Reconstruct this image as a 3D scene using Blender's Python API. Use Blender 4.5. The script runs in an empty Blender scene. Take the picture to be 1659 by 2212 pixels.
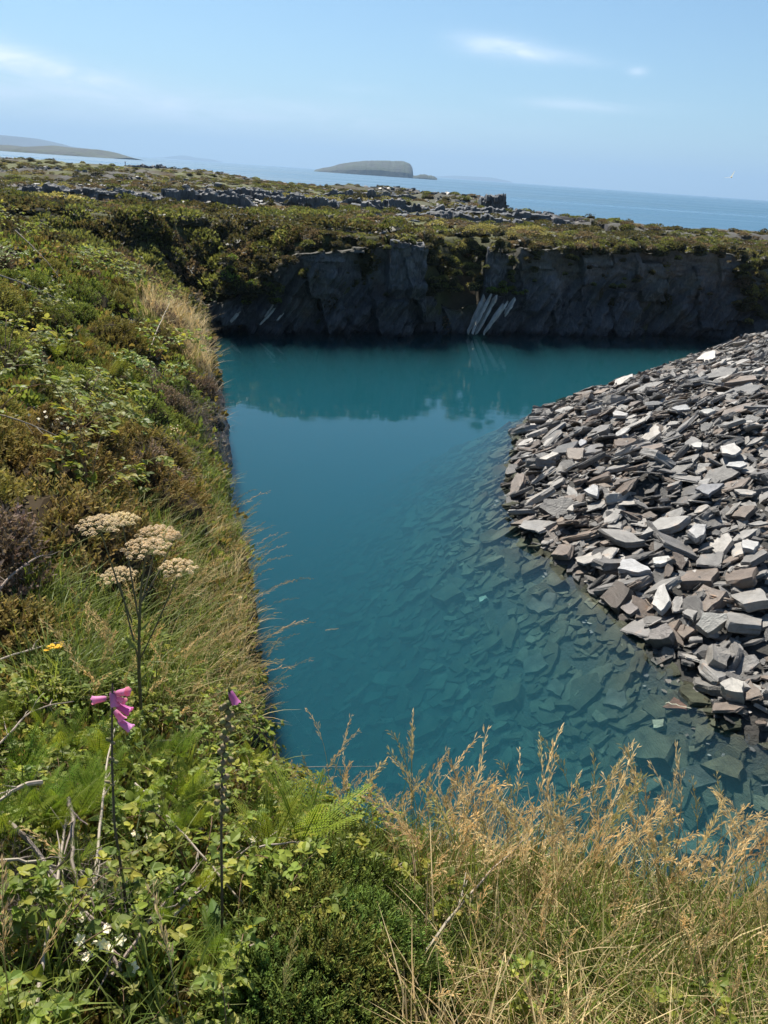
import bpy, math, random
import numpy as np
from mathutils import Matrix, Vector

rnd = random.Random(7)
rng = np.random.default_rng(11)
D = bpy.data
scene = bpy.context.scene
COL = scene.collection

# ------------------------------------------------------------------ camera
EYE = 8.0
FOC = 1663.0                                   # focal length in units of a 1659 x 2212 frame
PITCH, ROLL = math.radians(23.7), math.radians(4.0)
cd = D.cameras.new("camera"); cam = D.objects.new("camera", cd); COL.objects.link(cam)
cd.sensor_fit = 'VERTICAL'; cd.sensor_height = 24.0; cd.lens = 24.0 * FOC / 2212.0
cd.clip_start = 0.05; cd.clip_end = 80000.0
cam.matrix_world = Matrix.Translation((0, 0, EYE)) @ Matrix.Rotation(math.pi/2 - PITCH, 4, 'X') @ Matrix.Rotation(ROLL, 4, 'Z')
scene.camera = cam

def ray(u, v):
    x = (u-829.5)/FOC; y = -(v-1106)/FOC
    xr = x*math.cos(ROLL)-y*math.sin(ROLL); yr = x*math.sin(ROLL)+y*math.cos(ROLL)
    return np.array([xr, yr*math.sin(PITCH)+math.cos(PITCH), yr*math.cos(PITCH)-math.sin(PITCH)])
def aty(u, v, Y):
    d = ray(u, v); return np.array([0, 0, EYE]) + d*(Y/d[1])
def atz(u, v, z):
    d = ray(u, v); return np.array([0, 0, EYE]) + d*((z-EYE)/d[2])
def proj(p):
    p = np.atleast_2d(p); z = p[:, 2]-EYE
    f = p[:, 1]*math.cos(PITCH)-z*math.sin(PITCH); up = p[:, 1]*math.sin(PITCH)+z*math.cos(PITCH)
    f = np.where(f < 0.05, 0.05, f)
    x = p[:, 0]/f; y = up/f
    return 829.5+FOC*(x*math.cos(ROLL)+y*math.sin(ROLL)), 1106-FOC*(-x*math.sin(ROLL)+y*math.cos(ROLL))

# ------------------------------------------------------------------ world, sun, exposure
SUN_EL, SUN_AZ = math.radians(55), math.radians(-29)     # azimuth from +Y towards +X
world = D.worlds.new("World"); scene.world = world; world.use_nodes = True
wn, wl = world.node_tree.nodes, world.node_tree.links
wn.clear()
class NB:
    """tiny node builder"""
    def __init__(s, tree): s.t = tree; s.n = tree.nodes; s.l = tree.links
    def new(s, kind, **kw):
        n = s.n.new(kind)
        for k, v in kw.items(): setattr(n, k, v)
        return n
    def put(s, sock, v):
        if isinstance(v, bpy.types.NodeSocket): s.l.new(v, sock)
        else: sock.default_value = v
    def m(s, op, a, b=None, c=None, clamp=False):
        n = s.n.new('ShaderNodeMath'); n.operation = op; n.use_clamp = clamp
        s.put(n.inputs[0], a)
        if b is not None: s.put(n.inputs[1], b)
        if c is not None: s.put(n.inputs[2], c)
        return n.outputs[0]
    def mix(s, f, a, b, mode='MIX'):
        n = s.n.new('ShaderNodeMix'); n.data_type = 'RGBA'; n.blend_type = mode
        s.put(n.inputs['Factor'], f); s.put(n.inputs[6], a); s.put(n.inputs[7], b)
        return n.outputs[2]
    def noise(s, vec, scale, detail=4, rough=0.55, dist=0.0):
        n = s.n.new('ShaderNodeTexNoise')
        if vec is not None: s.l.new(vec, n.inputs['Vector'])
        n.inputs['Scale'].default_value = scale; n.inputs['Detail'].default_value = detail
        n.inputs['Roughness'].default_value = rough; n.inputs['Distortion'].default_value = dist
        return n.outputs['Fac']
    def ramp(s, f, lo, hi):
        n = s.n.new('ShaderNodeMapRange'); s.put(n.inputs[0], f)
        n.inputs[1].default_value = lo; n.inputs[2].default_value = hi
        return n.outputs[0]
    def mapping(s, vec, scale=(1, 1, 1), rot=(0, 0, 0)):
        n = s.n.new('ShaderNodeMapping'); s.l.new(vec, n.inputs[0])
        n.inputs['Scale'].default_value = scale; n.inputs['Rotation'].default_value = rot
        return n.outputs[0]
    def bump(s, h, strength, dist, normal=None):
        n = s.n.new('ShaderNodeBump'); s.put(n.inputs['Height'], h)
        n.inputs['Strength'].default_value = strength; n.inputs['Distance'].default_value = dist
        if normal is not None: s.l.new(normal, n.inputs['Normal'])
        return n.outputs[0]
wb = NB(world.node_tree)
sky = wb.new('ShaderNodeTexSky', sky_type='NISHITA', sun_disc=False)
sky.sun_elevation = SUN_EL; sky.sun_rotation = SUN_AZ
sky.altitude = 0; sky.air_density = 1.0; sky.dust_density = 0.35; sky.ozone_density = 3.0
tc = wb.new('ShaderNodeTexCoord')
sx = wb.new('ShaderNodeSeparateXYZ'); wl.new(tc.outputs['Generated'], sx.inputs[0])
az = wb.m('ARCTAN2', sx.outputs[0], sx.outputs[1]); el = wb.m('ARCSINE', sx.outputs[2])
cv = wb.new('ShaderNodeCombineXYZ'); wl.new(az, cv.inputs[0]); wl.new(wb.m('MULTIPLY', el, 4.5), cv.inputs[1])
cn = wb.noise(cv.outputs[0], 9.0, 7, 0.6, 0.6)
def wisp(u, v, half_u, half_v, tilt, amp):
    d = ray(u, v); d = d/np.linalg.norm(d)
    a0, e0 = math.atan2(d[0], d[1]), math.asin(d[2])
    da = wb.m('SUBTRACT', az, a0)
    de = wb.m('SUBTRACT', wb.m('SUBTRACT', el, e0), wb.m('MULTIPLY', da, tilt))
    q = wb.m('ADD', wb.m('POWER', wb.m('ABSOLUTE', wb.m('DIVIDE', da, half_u/FOC)), 2.0), wb.m('POWER', wb.m('ABSOLUTE', wb.m('DIVIDE', de, half_v/FOC)), 2.0))
    return wb.m('MULTIPLY', wb.m('EXPONENT', wb.m('MULTIPLY', q, -1.0)), amp)
tot = None
for w in [(90, 155, 190, 20, -0.03, .95), (10, 118, 90, 24, -0.14, .75), (1090, 105, 95, 17, -0.06, .70), (1190, 122, 90, 9, -0.05, .35), (1300, 228, 120, 9, 0.0, .60),
          (1377, 154, 16, 7, 0.0, .50), (150, 240, 460, 34, 0.0, .50), (900, 285, 300, 40, 0.0, .18), (300, 215, 380, 16, 0.02, .42), (480, 245, 200, 10, 0, .35), (770, 190, 60, 8, 0, .18)]:
    o = wisp(*w); tot = o if tot is None else wb.m('ADD', tot, o)
cm = wb.m('MULTIPLY', tot, wb.ramp(cn, 0.28, 0.66), clamp=True)
skyt = wb.mix(1.0, sky.outputs[0], (.69, .83, .87, 1), 'MULTIPLY')
skyc = wb.mix(cm, skyt, (9.5, 9.9, 10.8, 1))
bg = wb.new('ShaderNodeBackground'); wl.new(skyc, bg.inputs[0]); bg.inputs[1].default_value = 0.070
wo = wb.new('ShaderNodeOutputWorld'); wl.new(bg.outputs[0], wo.inputs[0])

sd = D.lights.new("sun", 'SUN'); sun = D.objects.new("sun", sd); COL.objects.link(sun)
sd.energy = 4.5; sd.angle = math.radians(0.53); sd.color = (1.0, 0.94, 0.83)
sdir = Vector((math.sin(SUN_AZ)*math.cos(SUN_EL), math.cos(SUN_AZ)*math.cos(SUN_EL), math.sin(SUN_EL)))
sun.rotation_euler = sdir.to_track_quat('Z', 'Y').to_euler()
sun.location = (-20, 20, 40)

vs = scene.view_settings
vs.view_transform = 'Standard'; vs.look = 'None'; vs.exposure = 0.98; vs.gamma = 1.0
scene.render.engine = 'CYCLES'
cy = scene.cycles
cy.max_bounces = 6; cy.diffuse_bounces = 4; cy.glossy_bounces = 3; cy.transmission_bounces = 3; cy.transparent_max_bounces = 8; cy.volume_bounces = 1
cy.use_denoising = True; cy.caustics_reflective = False; cy.caustics_refractive = False
cy.use_adaptive_sampling = True; cy.adaptive_threshold = 0.015

# ------------------------------------------------------------------ numpy helpers
def sstep(a, b, x):
    t = np.clip((x-a)/(b-a), 0, 1); return t*t*(3-2*t)
def vnoise(x, y, seed=0):
    x = np.asarray(x, float); y = np.asarray(y, float)
    xi = np.floor(x).astype(np.int64); yi = np.floor(y).astype(np.int64); fx = x-xi; fy = y-yi
    fx = fx*fx*(3-2*fx); fy = fy*fy*(3-2*fy)
    def h(a, b):
        n = (a*374761393 + b*668265263 + seed*974634777) & 0x7fffffff
        n = ((n ^ (n >> 13))*1274126177) & 0x7fffffff
        return ((n ^ (n >> 16)) & 0xffff)/65535.0
    return (h(xi, yi)*(1-fx)+h(xi+1, yi)*fx)*(1-fy) + (h(xi, yi+1)*(1-fx)+h(xi+1, yi+1)*fx)*fy
def fbm(x, y, seed=0, o=4):
    s = 0; a = .5; t = 0
    for i in range(o):
        s = s + a*vnoise(x*2**i, y*2**i, seed+i*17); t += a; a *= .5
    return s/t
def pdist(px, py, poly, vals=None):
    """distance to a polyline, sign (+ left of its direction), values interpolated along it"""
    best = np.full(np.shape(px), 1e9); sg = np.zeros(np.shape(px)); out = [np.zeros(np.shape(px)) for _ in (vals or [])]
    poly = np.asarray(poly, float)
    for i in range(len(poly)-1):
        a, b = poly[i], poly[i+1]; ab = b-a
        t = np.clip(((px-a[0])*ab[0]+(py-a[1])*ab[1])/(ab@ab), 0, 1)
        dx = px-(a[0]+t*ab[0]); dy = py-(a[1]+t*ab[1]); d = np.hypot(dx, dy)
        m = d < best-1e-9
        best = np.where(m, d, best); sg = np.where(m, np.sign(ab[0]*dy-ab[1]*dx), sg)
        for k, vv in enumerate(vals or []):
            out[k] = np.where(m, vv[i]*(1-t)+vv[i+1]*t, out[k])
    return best, sg, out

# edge of the bank the camera stands on (x, y, z, rise, rise length); land lies to the left of its direction
EDGE = np.array([
 (9, -6, 5.6, 1.0, 1.5), (5.5, -.6, 5.6, .9, 1.5), (3.4, .9, 5.55, .9, 1.5), (2.3, 1.65, 5.6, .9, 1.4), (1.46, 1.98, 5.62, .9, 1.3), (.92, 2.14, 5.6, .95, 1.3), (.38, 2.25, 5.5, 1.05, 1.25), (.0, 2.42, 5.40, 1.2, 1.1),
 (-.47, 2.85, 5.18, 1.4, 1.0), (-.70, 3.3, 5.05, 1.5, 1.0), (-.86, 3.85, 4.95, 1.6, 1.1), (-1.0, 4.6, 4.80, 1.75, 1.3), (-1.14, 5.66, 4.6, 2.0, 1.7), (-1.54, 7.27, 4.35, 2.3, 2.0), (-2.10, 8.83, 4.2, 2.5, 2.4), (-2.52, 10.2, 4.12, 2.7, 2.8), (-3.12, 12.6, 4.25, 2.8, 3.4), (-3.78, 14.8, 4.5, 2.8, 3.8), (-4.4, 17.1, 4.55, 2.8, 4.2), (-5.0, 19.0, 3.6, 3.0, 4.2), (-5.9, 22, 2.4, 3.2, 4.2), (-7.0, 27, 1.5, 3.7, 4.2), (-8.7, 34, 1.2, 4.0, 4.2), (-10.6, 40.2, 1.1, 4.1, 4.2), (-16, 46, 3, 2.2, 4)])
FOOT = np.array([(-1.05, 4.6), (-1.6, 7.2), (-2.3, 10.4), (-2.95, 13), (-3.8, 17), (-4.9, 22), (-6.15, 27), (-8, 34), (-9.7, 39.8)])
WALL = np.array([(-60, 24), (-9.7, 39.8), (-6.23, 40.7), (-1.42, 42.35), (4.05, 44.52), (9.44, 46.53), (15.4, 48.15), (21.2, 49.4), (40, 53), (90, 62)])
SCREE = np.array([(60, 52), (26, 50), (20.5, 47.64), (16.2, 42.08), (11.5, 36.0), (7.5, 31.3), (5.1, 27.7), (4.2, 24.1), (3.6, 21), (3.43, 17.8), (4.32, 15.7), (4.78, 14.5), (5.29, 12.8), (5.67, 11.8), (5.92, 10.6), (6.46, 10.1), (8.5, 8.2), (13, 5), (25, 0)])
WT = np.array([(-60, 5), (-15, 5), (-12, 3.2), (-9.7, 1.2), (-8.5, 1.75), (-7.2, 2.7), (-5.8, 3.7), (-4.2, 4.3), (1.15, 4.6), (1.35, 3.4), (1.8, 2.2), (3.2, 1.3), (4.7, 1.5), (4.95, 4.3), (6.1, 4.35), (6.25, 3.3), (6.6, 4.5), (20, 4.95), (21.3, 4.2), (23, 2.6), (27, 2.8), (60, 4)])
COAST = np.array([(-400, 120), (-160, 150), (-110, 165), (-85.5, 175), (-76, 189), (-56, 196), (-24.8, 161), (-7, 165), (2, 161), (6.5, 125), (9, 112), (12.2, 96), (12.6, 84), (15, 88), (16, 76), (22.5, 77), (38, 87), (70, 85), (160, 100)])

def base_plateau(x, y):
    b = 4.95 + 0.9*(fbm(x*.05+3, y*.05, 5, 3)-.5)
    t = fbm(x*.045+9, y*.085+2, 8, 4)*3.4
    q = np.floor(t); fr = t-q
    ter = (q + sstep(.0, .12, fr))*0.55
    far = sstep(58, 75, y)
    b = b + (ter-1.0)*far*0.9 + (fbm(x*.5, y*.5, 21, 3)-.5)*.5
    b = b + .7*np.exp(-(((x+70)/40)**2+((y-150)/25)**2)) + .9*np.exp(-(((x-8)/7)**2+((y-98)/10)**2)) - .5*sstep(16, 30, x)*sstep(60, 75, y)
    c, sg, _ = pdist(x, y, COAST)
    inland = -sg*c
    shore = sstep(-6, 1.0, inland)
    return np.where(inland > 1.0, b, -3 + (b+3)*shore)

def terrain(x, y):
    x = np.asarray(x, float); y = np.asarray(y, float)
    d, sg, (ze, A, L) = pdist(x, y, EDGE[:, :2], [EDGE[:, 2], EDGE[:, 3], EDGE[:, 4]])
    d = d*sg
    bank = ze + A*(1-np.exp(-np.maximum(d, 0)/L))
    mound = (fbm(x*.55, y*.55, 31, 3)-.5)
    bank = bank + mound*.55*sstep(.2, 2.2, d)*sstep(3, 7, y) + (fbm(x*2.3, y*2.3, 33, 2)-.5)*.12*sstep(0, .5, d)
    bank = np.where(d < 0, ze + d*12, bank)
    bank = np.maximum(bank, -6.5)
    s, sg2, _ = pdist(x, y, SCREE)
    s = s*sg2*-1.0                              # + on the heap side
    s = -s if S_FLIP else s
    sc = np.where(s > 0, .39*s + .5*(fbm(x*.6, y*.6, 41, 3)-.5)*sstep(0, 1, s), .70*s)
    sc = np.clip(sc, -6.5, 4.6)
    t = np.maximum(bank, sc)
    w, sg3, _ = pdist(x, y, WALL)
    w = w*sg3
    wt = np.interp(x, WT[:, 0], WT[:, 1])
    wt = np.where(x < -9.7, np.maximum(t, 1.1), wt)
    pl = np.minimum(base_plateau(x, y), wt + .85*np.maximum(w-.3, 0) + 2.0*(fbm(x*.35, y*.35, 3, 2)-.5)*sstep(.5, 3, w)*sstep(0, 1, 4.6-wt))
    up = sstep(.25, .75, w)
    return np.where(w > .25, t*(1-up)+pl*up, t)
S_FLIP = False
_p = terrain(np.array([10.0]), np.array([20.0]))[0]
if _p < 0: S_FLIP = True
def T1(x, y): return float(terrain(np.array([x]), np.array([y]))[0])
def hit(u, v, tmin=0.6, tmax=240, n=1600):
    d = ray(u, v); ts = np.geomspace(tmin, tmax, n)
    p = np.array([0, 0, EYE]) + ts[:, None]*d
    below = p[:, 2] < terrain(p[:, 0], p[:, 1])
    i = int(np.argmax(below))
    return p[i] if below.any() else None

# ------------------------------------------------------------------ geometry container
class Geo:
    def __init__(s): s.V = []; s.C = []; s.Q = []; s.T = []; s.n = 0
    def add(s, V, Q=None, T=None, c=(1, 1, 1)):
        V = np.asarray(V, float).reshape(-1, 3); c = np.asarray(c, float)
        s.V.append(V); s.C.append(np.broadcast_to(c, (len(V), 3)))
        if Q is not None and len(Q): s.Q.append(np.asarray(Q, int).reshape(-1, 4)+s.n)
        if T is not None and len(T): s.T.append(np.asarray(T, int).reshape(-1, 3)+s.n)
        s.n += len(V); return s
    def arr(s):
        return (np.concatenate(s.V) if s.V else np.zeros((0, 3)), np.concatenate(s.C) if s.C else np.zeros((0, 3)),
                np.concatenate(s.Q) if s.Q else np.zeros((0, 4), int), np.concatenate(s.T) if s.T else np.zeros((0, 3), int))
    def join(s, g, R=None, t=None, tint=None):
        V, C, Q, T = g.arr()
        R = np.eye(3)[None] if R is None else np.asarray(R).reshape(-1, 3, 3)
        t = np.zeros((len(R), 3)) if t is None else np.asarray(t, float).reshape(-1, 3)
        N = len(R)
        W = np.einsum('nij,vj->nvi', R, V) + t[:, None, :]
        CC = np.broadcast_to(C, (N,)+C.shape)
        if tint is not None: CC = CC*np.asarray(tint).reshape(-1, 1, 3)
        off = (np.arange(N)*len(V))[:, None, None]
        s.add(W.reshape(-1, 3), (Q[None]+off).reshape(-1, 4) if len(Q) else None, (T[None]+off).reshape(-1, 3) if len(T) else None, CC.reshape(-1, 3))
        return s
def mesh_of(name, g, mat, smooth=False):
    V, C, Q, T = g.arr()
    me = D.meshes.new(name)
    me.vertices.add(len(V)); me.vertices.foreach_set('co', V.astype(np.float32).ravel())
    nl = Q.size+T.size
    me.loops.add(nl); me.polygons.add(len(Q)+len(T))
    me.loops.foreach_set('vertex_index', np.concatenate([Q.ravel(), T.ravel()]).astype(np.int32))
    st = np.concatenate([np.arange(len(Q))*4, Q.size+np.arange(len(T))*3]).astype(np.int32)
    me.polygons.foreach_set('loop_start', st)
    me.polygons.foreach_set('use_smooth', np.full(len(Q)+len(T), bool(smooth)))
    at = me.color_attributes.new('col', 'FLOAT_COLOR', 'POINT')
    at.data.foreach_set('color', np.concatenate([C, np.ones((len(C), 1))], 1).astype(np.float32).ravel())
    me.update(calc_edges=True); me.materials.append(mat)
    return me
def obj(name, g, mat, parent=None, smooth=False, loc=None):
    me = g if isinstance(g, bpy.types.Mesh) else mesh_of(name, g, mat, smooth)
    o = D.objects.new(name, me); COL.objects.link(o)
    if parent is not None: o.parent = parent
    if loc is not None: o.location = loc
    return o
def tag(o, label=None, cat=None, group=None, kind=None):
    if label: o['label'] = label
    if cat: o['category'] = cat
    if group: o['group'] = group
    if kind or cat: o['kind'] = kind or 'thing'
    return o
def empty(name, loc, rz=0):
    o = D.objects.new(name, None); COL.objects.link(o); o.location = loc; o.rotation_euler = (0, 0, rz); o.empty_display_size = .1
    return o
def dup(o):
    c = o.copy(); COL.objects.link(c)
    for ch in o.children:
        e = ch.copy(); COL.objects.link(e); e.parent = c
        for k in ch.children:
            f = k.copy(); COL.objects.link(f); f.parent = e
    return c
def unit(v): v = np.asarray(v, float); return v/(np.linalg.norm(v)+1e-9)
def tube(g, pts, rad, k=5, c=(1, 1, 1)):
    pts = np.asarray(pts, float); n = len(pts); rad = np.broadcast_to(np.asarray(rad, float), (n,))
    tn = np.gradient(pts, axis=0); tn /= np.linalg.norm(tn, axis=1)[:, None]+1e-9
    ref = np.array([0, 0, 1.0]) if abs(tn[0][2]) < .9 else np.array([1.0, 0, 0])
    a = np.cross(tn, ref); a /= np.linalg.norm(a, axis=1)[:, None]+1e-9; b = np.cross(tn, a)
    th = np.arange(k)*2*math.pi/k
    V = pts[:, None]+rad[:, None, None]*(np.cos(th)[None, :, None]*a[:, None]+np.sin(th)[None, :, None]*b[:, None])
    i = np.arange(n-1)[:, None]*k; j = np.arange(k)[None]
    Q = np.stack([i+j, i+(j+1) % k, i+k+(j+1) % k, i+k+j], -1).reshape(-1, 4)
    g.add(V.reshape(-1, 3), Q, None, c); return g
def ribbon(g, pts, w, side, c=(1, 1, 1), fold=0.0):
    """tapered strip along pts; fold > 0 gives it a keeled cross-section"""
    pts = np.asarray(pts, float); n = len(pts); w = np.broadcast_to(np.asarray(w, float), (n,)); side = unit(side)
    if fold:
        tn = np.gradient(pts, axis=0); up = np.cross(side, tn); up /= np.linalg.norm(up, axis=1)[:, None]+1e-9
        V = np.stack([pts-side*w[:, None], pts-up*(w*fold)[:, None], pts+side*w[:, None]], 1).reshape(-1, 3)
        i = np.arange(n-1)*3
        Q = np.concatenate([np.stack([i, i+1, i+4, i+3], 1), np.stack([i+1, i+2, i+5, i+4], 1)])
    else:
        V = np.stack([pts-side*w[:, None], pts+side*w[:, None]], 1).reshape(-1, 3); i = np.arange(n-1)*2
        Q = np.stack([i, i+1, i+3, i+2], 1)
    if np.ndim(c) == 2: c = np.repeat(c, 3 if fold else 2, 0)
    g.add(V, Q, None, c); return g
def rotm(ax, an):
    ax = unit(ax); K = np.array([[0, -ax[2], ax[1]], [ax[2], 0, -ax[0]], [-ax[1], ax[0], 0]])
    return np.eye(3)+math.sin(an)*K+(1-math.cos(an))*K@K
def frame_rot(d, roll=0.0):
    """rotation taking +Z to d"""
    d = unit(d); r = np.array([0, 0, 1.0]) if abs(d[2]) < .95 else np.array([1.0, 0, 0])
    x = unit(np.cross(r, d)); y = np.cross(d, x)
    c, s = math.cos(roll), math.sin(roll)
    return np.stack([x*c+y*s, -x*s+y*c, d], 1)
def rots(N, tilt=.25, smin=.8, smax=1.2, r=rng):
    """random yaw, small tilt, random scale"""
    out = np.zeros((N, 3, 3))
    for i in range(N):
        a = r.uniform(0, 2*math.pi)
        M = rotm((0, 0, 1), a); ta = r.uniform(0, 2*math.pi)
        out[i] = rotm((math.cos(ta), math.sin(ta), 0), r.normal(0, tilt))@M*r.uniform(smin, smax)
    return out

# ------------------------------------------------------------------ materials
def mat(name):
    m = D.materials.new(name); m.use_nodes = True; b = NB(m.node_tree); b.n.clear()
    b.out = b.new('ShaderNodeOutputMaterial'); return m, b
def attr(b):
    a = b.new('ShaderNodeAttribute'); a.attribute_name = 'col'; return a.outputs['Color']
def foliage(name, trans=.35, rough=.6, vary=.25, spec=.25, tc_=(1.3, 1.15, .45, 1)):
    m, b = mat(name); c = attr(b)
    oi = b.new('ShaderNodeObjectInfo'); tcn = b.new('ShaderNodeTexCoord')
    n = b.noise(tcn.outputs['Object'], 9.0, 3)
    k = b.m('MULTIPLY', b.m('ADD', b.m('MULTIPLY', n, .7), .65), b.m('ADD', b.m('MULTIPLY', oi.outputs['Random'], vary), 1-vary/2))
    c2 = b.mix(1.0, c, (1.25, 1.17, 1.0, 1), 'MULTIPLY')
    hv = b.new('ShaderNodeHueSaturation'); b.l.new(c2, hv.inputs['Color']); b.l.new(k, hv.inputs['Value'])
    b.l.new(b.m('ADD', b.m('MULTIPLY', oi.outputs['Random'], .03), .485), hv.inputs['Hue'])
    p = b.new('ShaderNodeBsdfPrincipled'); b.l.new(hv.outputs[0], p.inputs['Base Color']); p.inputs['Roughness'].default_value = rough; p.inputs['Specular IOR Level'].default_value = spec
    t = b.new('ShaderNodeBsdfTranslucent'); b.l.new(b.mix(.5, hv.outputs[0], b.mix(1, hv.outputs[0], tc_, 'MULTIPLY')), t.inputs['Color'])
    mx = b.new('ShaderNodeMixShader'); mx.inputs[0].default_value = trans
    b.l.new(p.outputs[0], mx.inputs[1]); b.l.new(t.outputs[0], mx.inputs[2]); b.l.new(mx.outputs[0], b.out.inputs[0])
    return m
M_LEAF = foliage('leaf', .48, .5, .25, .35)
M_HEATH = foliage('heather_sprig', .34, .8, .30, .1)
M_STRAW = foliage('straw', .42, .55, .2, .3, (1.1, 1.05, .9, 1))
M_PETAL = foliage('petal', .35, .5, .1, .3)
def plain(name, rough=.8, spec=.2, nscale=30, amp=.5, bump=.3, bd=.01):
    m, b = mat(name); c = attr(b); tcn = b.new('ShaderNodeTexCoord')
    n = b.noise(tcn.outputs['Object'], nscale, 5)
    hv = b.new('ShaderNodeHueSaturation'); b.l.new(c, hv.inputs['Color']); b.l.new(b.m('ADD', b.m('MULTIPLY', n, amp*2), 1-amp), hv.inputs['Value'])
    p = b.new('ShaderNodeBsdfPrincipled'); b.l.new(hv.outputs[0], p.inputs['Base Color']); p.inputs['Roughness'].default_value = rough; p.inputs['Specular IOR Level'].default_value = spec
    b.l.new(b.bump(n, bump, bd), p.inputs['Normal']); b.l.new(p.outputs[0], b.out.inputs[0]); return m
M_STEM = plain('stem', .7, .3, 60, .35, .2, .002)
def slate_mat(name, rough=.42, spec=.5, mott=.8):
    m, b = mat(name); c = attr(b); tcn = b.new('ShaderNodeTexCoord')
    vec = tcn.outputs['Object']
    big = b.noise(vec, 2.6, 4, .6); fine = b.noise(vec, 34, 5, .65)
    lay = b.noise(b.mapping(vec, (1.5, 1.5, 34)), 3.0, 4, .65); grain = b.noise(b.mapping(vec, (3, 14, 3)), 3.0, 5, .65)
    v = b.m('ADD', b.m('MULTIPLY', b.m('SUBTRACT', big, .5), mott*1.6), b.m('ADD', b.m('MULTIPLY', fine, .45), b.m('MULTIPLY', b.m('SUBTRACT', b.m('ADD', grain, lay), 1.0), .55)))
    hv = b.new('ShaderNodeHueSaturation'); b.l.new(c, hv.inputs['Color']); b.l.new(b.m('ADD', v, .76), hv.inputs['Value'])
    rust = b.mix(b.m('MULTIPLY', b.ramp(b.noise(vec, 1.7, 5, .7), .60, .72), .55), hv.outputs[0], b.mix(1, hv.outputs[0], (1.7, 1.05, .62, 1), 'MULTIPLY'))
    p = b.new('ShaderNodeBsdfPrincipled'); b.l.new(rust, p.inputs['Base Color']); p.inputs['Specular IOR Level'].default_value = spec
    b.l.new(b.m('ADD', b.m('MULTIPLY', fine, .35), rough-.15), p.inputs['Roughness'])
    nb = b.bump(lay, .7, .035); nb = b.bump(b.m('ADD', fine, grain), .6, .02, nb)
    b.l.new(nb, p.inputs['Normal']); b.l.new(p.outputs[0], b.out.inputs[0]); return m
M_SLATE = slate_mat('slate')
M_DROWNED = slate_mat('drowned_slate', .75, .2, 1.5)

# ground: vertex colours say which ground it is (peat, grass, rubble, pit bed); noise breaks it up
def ground_mat():
    m, b = mat('ground'); c = attr(b); g = b.new('ShaderNodeNewGeometry')
    n1 = b.noise(g.outputs['Position'], 1.3, 6, .65); n2 = b.noise(g.outputs['Position'], 14, 5, .6)
    v = b.m('ADD', b.m('MULTIPLY', n1, .9), b.m('MULTIPLY', n2, .8))
    hv = b.new('ShaderNodeHueSaturation'); b.l.new(c, hv.inputs['Color']); b.l.new(b.m('ADD', v, .15), hv.inputs['Value'])
    p = b.new('ShaderNodeBsdfPrincipled'); b.l.new(hv.outputs[0], p.inputs['Base Color']); p.inputs['Roughness'].default_value = .9; p.inputs['Specular IOR Level'].default_value = .15
    b.l.new(b.bump(n2, .8, .06), p.inputs['Normal']); b.l.new(p.outputs[0], b.out.inputs[0]); return m
M_GROUND = ground_mat()

# ------------------------------------------------------------------ ground sheet
PEAT = np.array([.065, .050, .032]); MOSS = np.array([.080, .082, .036]); RUB = np.array([.10, .096, .09]); BED = np.array([.05, .055, .045]); ROCKD = np.array([.075, .072, .075]); GRN = np.array([.12, .125, .06])
def build_ground():
    nr, nt = 560, 620
    r = np.concatenate([[0.02], np.geomspace(.45, 215, nr-1)]); th = np.radians(np.linspace(-66, 62, nt))
    Rr, Th = np.meshgrid(r, th, indexing='ij'); X = Rr*np.sin(Th); Y = Rr*np.cos(Th)-.6
    Z = terrain(X, Y)
    gy, gx = np.gradient(Z); steep = np.hypot(gx/np.gradient(Rr, axis=0).clip(.01), gy/np.gradient(Rr, axis=0).clip(.01))
    n = fbm(X*.12, Y*.12, 77, 4); n2 = fbm(X*.5, Y*.5, 78, 4)
    C = PEAT+(MOSS-PEAT)*sstep(.35, .6, n2)[..., None]
    far = sstep(42, 60, Y)
    C = C+(GRN-C)*(far*sstep(.46, .54, fbm(X*.07, Y*.16, 79, 3)))[..., None]
    c, sg, _ = pdist(X, Y, COAST); inland = -sg*c
    rub = np.maximum(sstep(18, 3, inland), far*sstep(.56, .62, fbm(X*.09, Y*.13, 99, 3)))*sstep(45, 60, Y)
    C = C+(RUB-C)*rub[..., None]
    st = sstep(.5, 1.2, steep)[..., None]*far[..., None]
    C = C+(ROCKD-C)*st
    s, sg2, _ = pdist(X, Y, SCREE); s = s*sg2*(1 if S_FLIP else -1)
    inpit = (terrain(X, Y) < .02)
    C = np.where(inpit[..., None], BED, C)
    w, sg3, _ = pdist(X, Y, WALL); heap = (s > -.2) & (w*sg3 < .2) & (X > 3)
    C = np.where(heap[..., None], RUB*.6, C)
    i = np.arange(nr-1)[:, None]*nt; j = np.arange(nt-1)[None]
    Q = np.stack([i+j, i+j+1, i+nt+j+1, i+nt+j], -1).reshape(-1, 4)
    g = Geo(); g.add(np.stack([X, Y, Z], -1).reshape(-1, 3), Q[:, ::-1], None, C.reshape(-1, 3))
    tag(obj('ground', g, M_GROUND, smooth=True), kind='structure')
build_ground()

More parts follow.
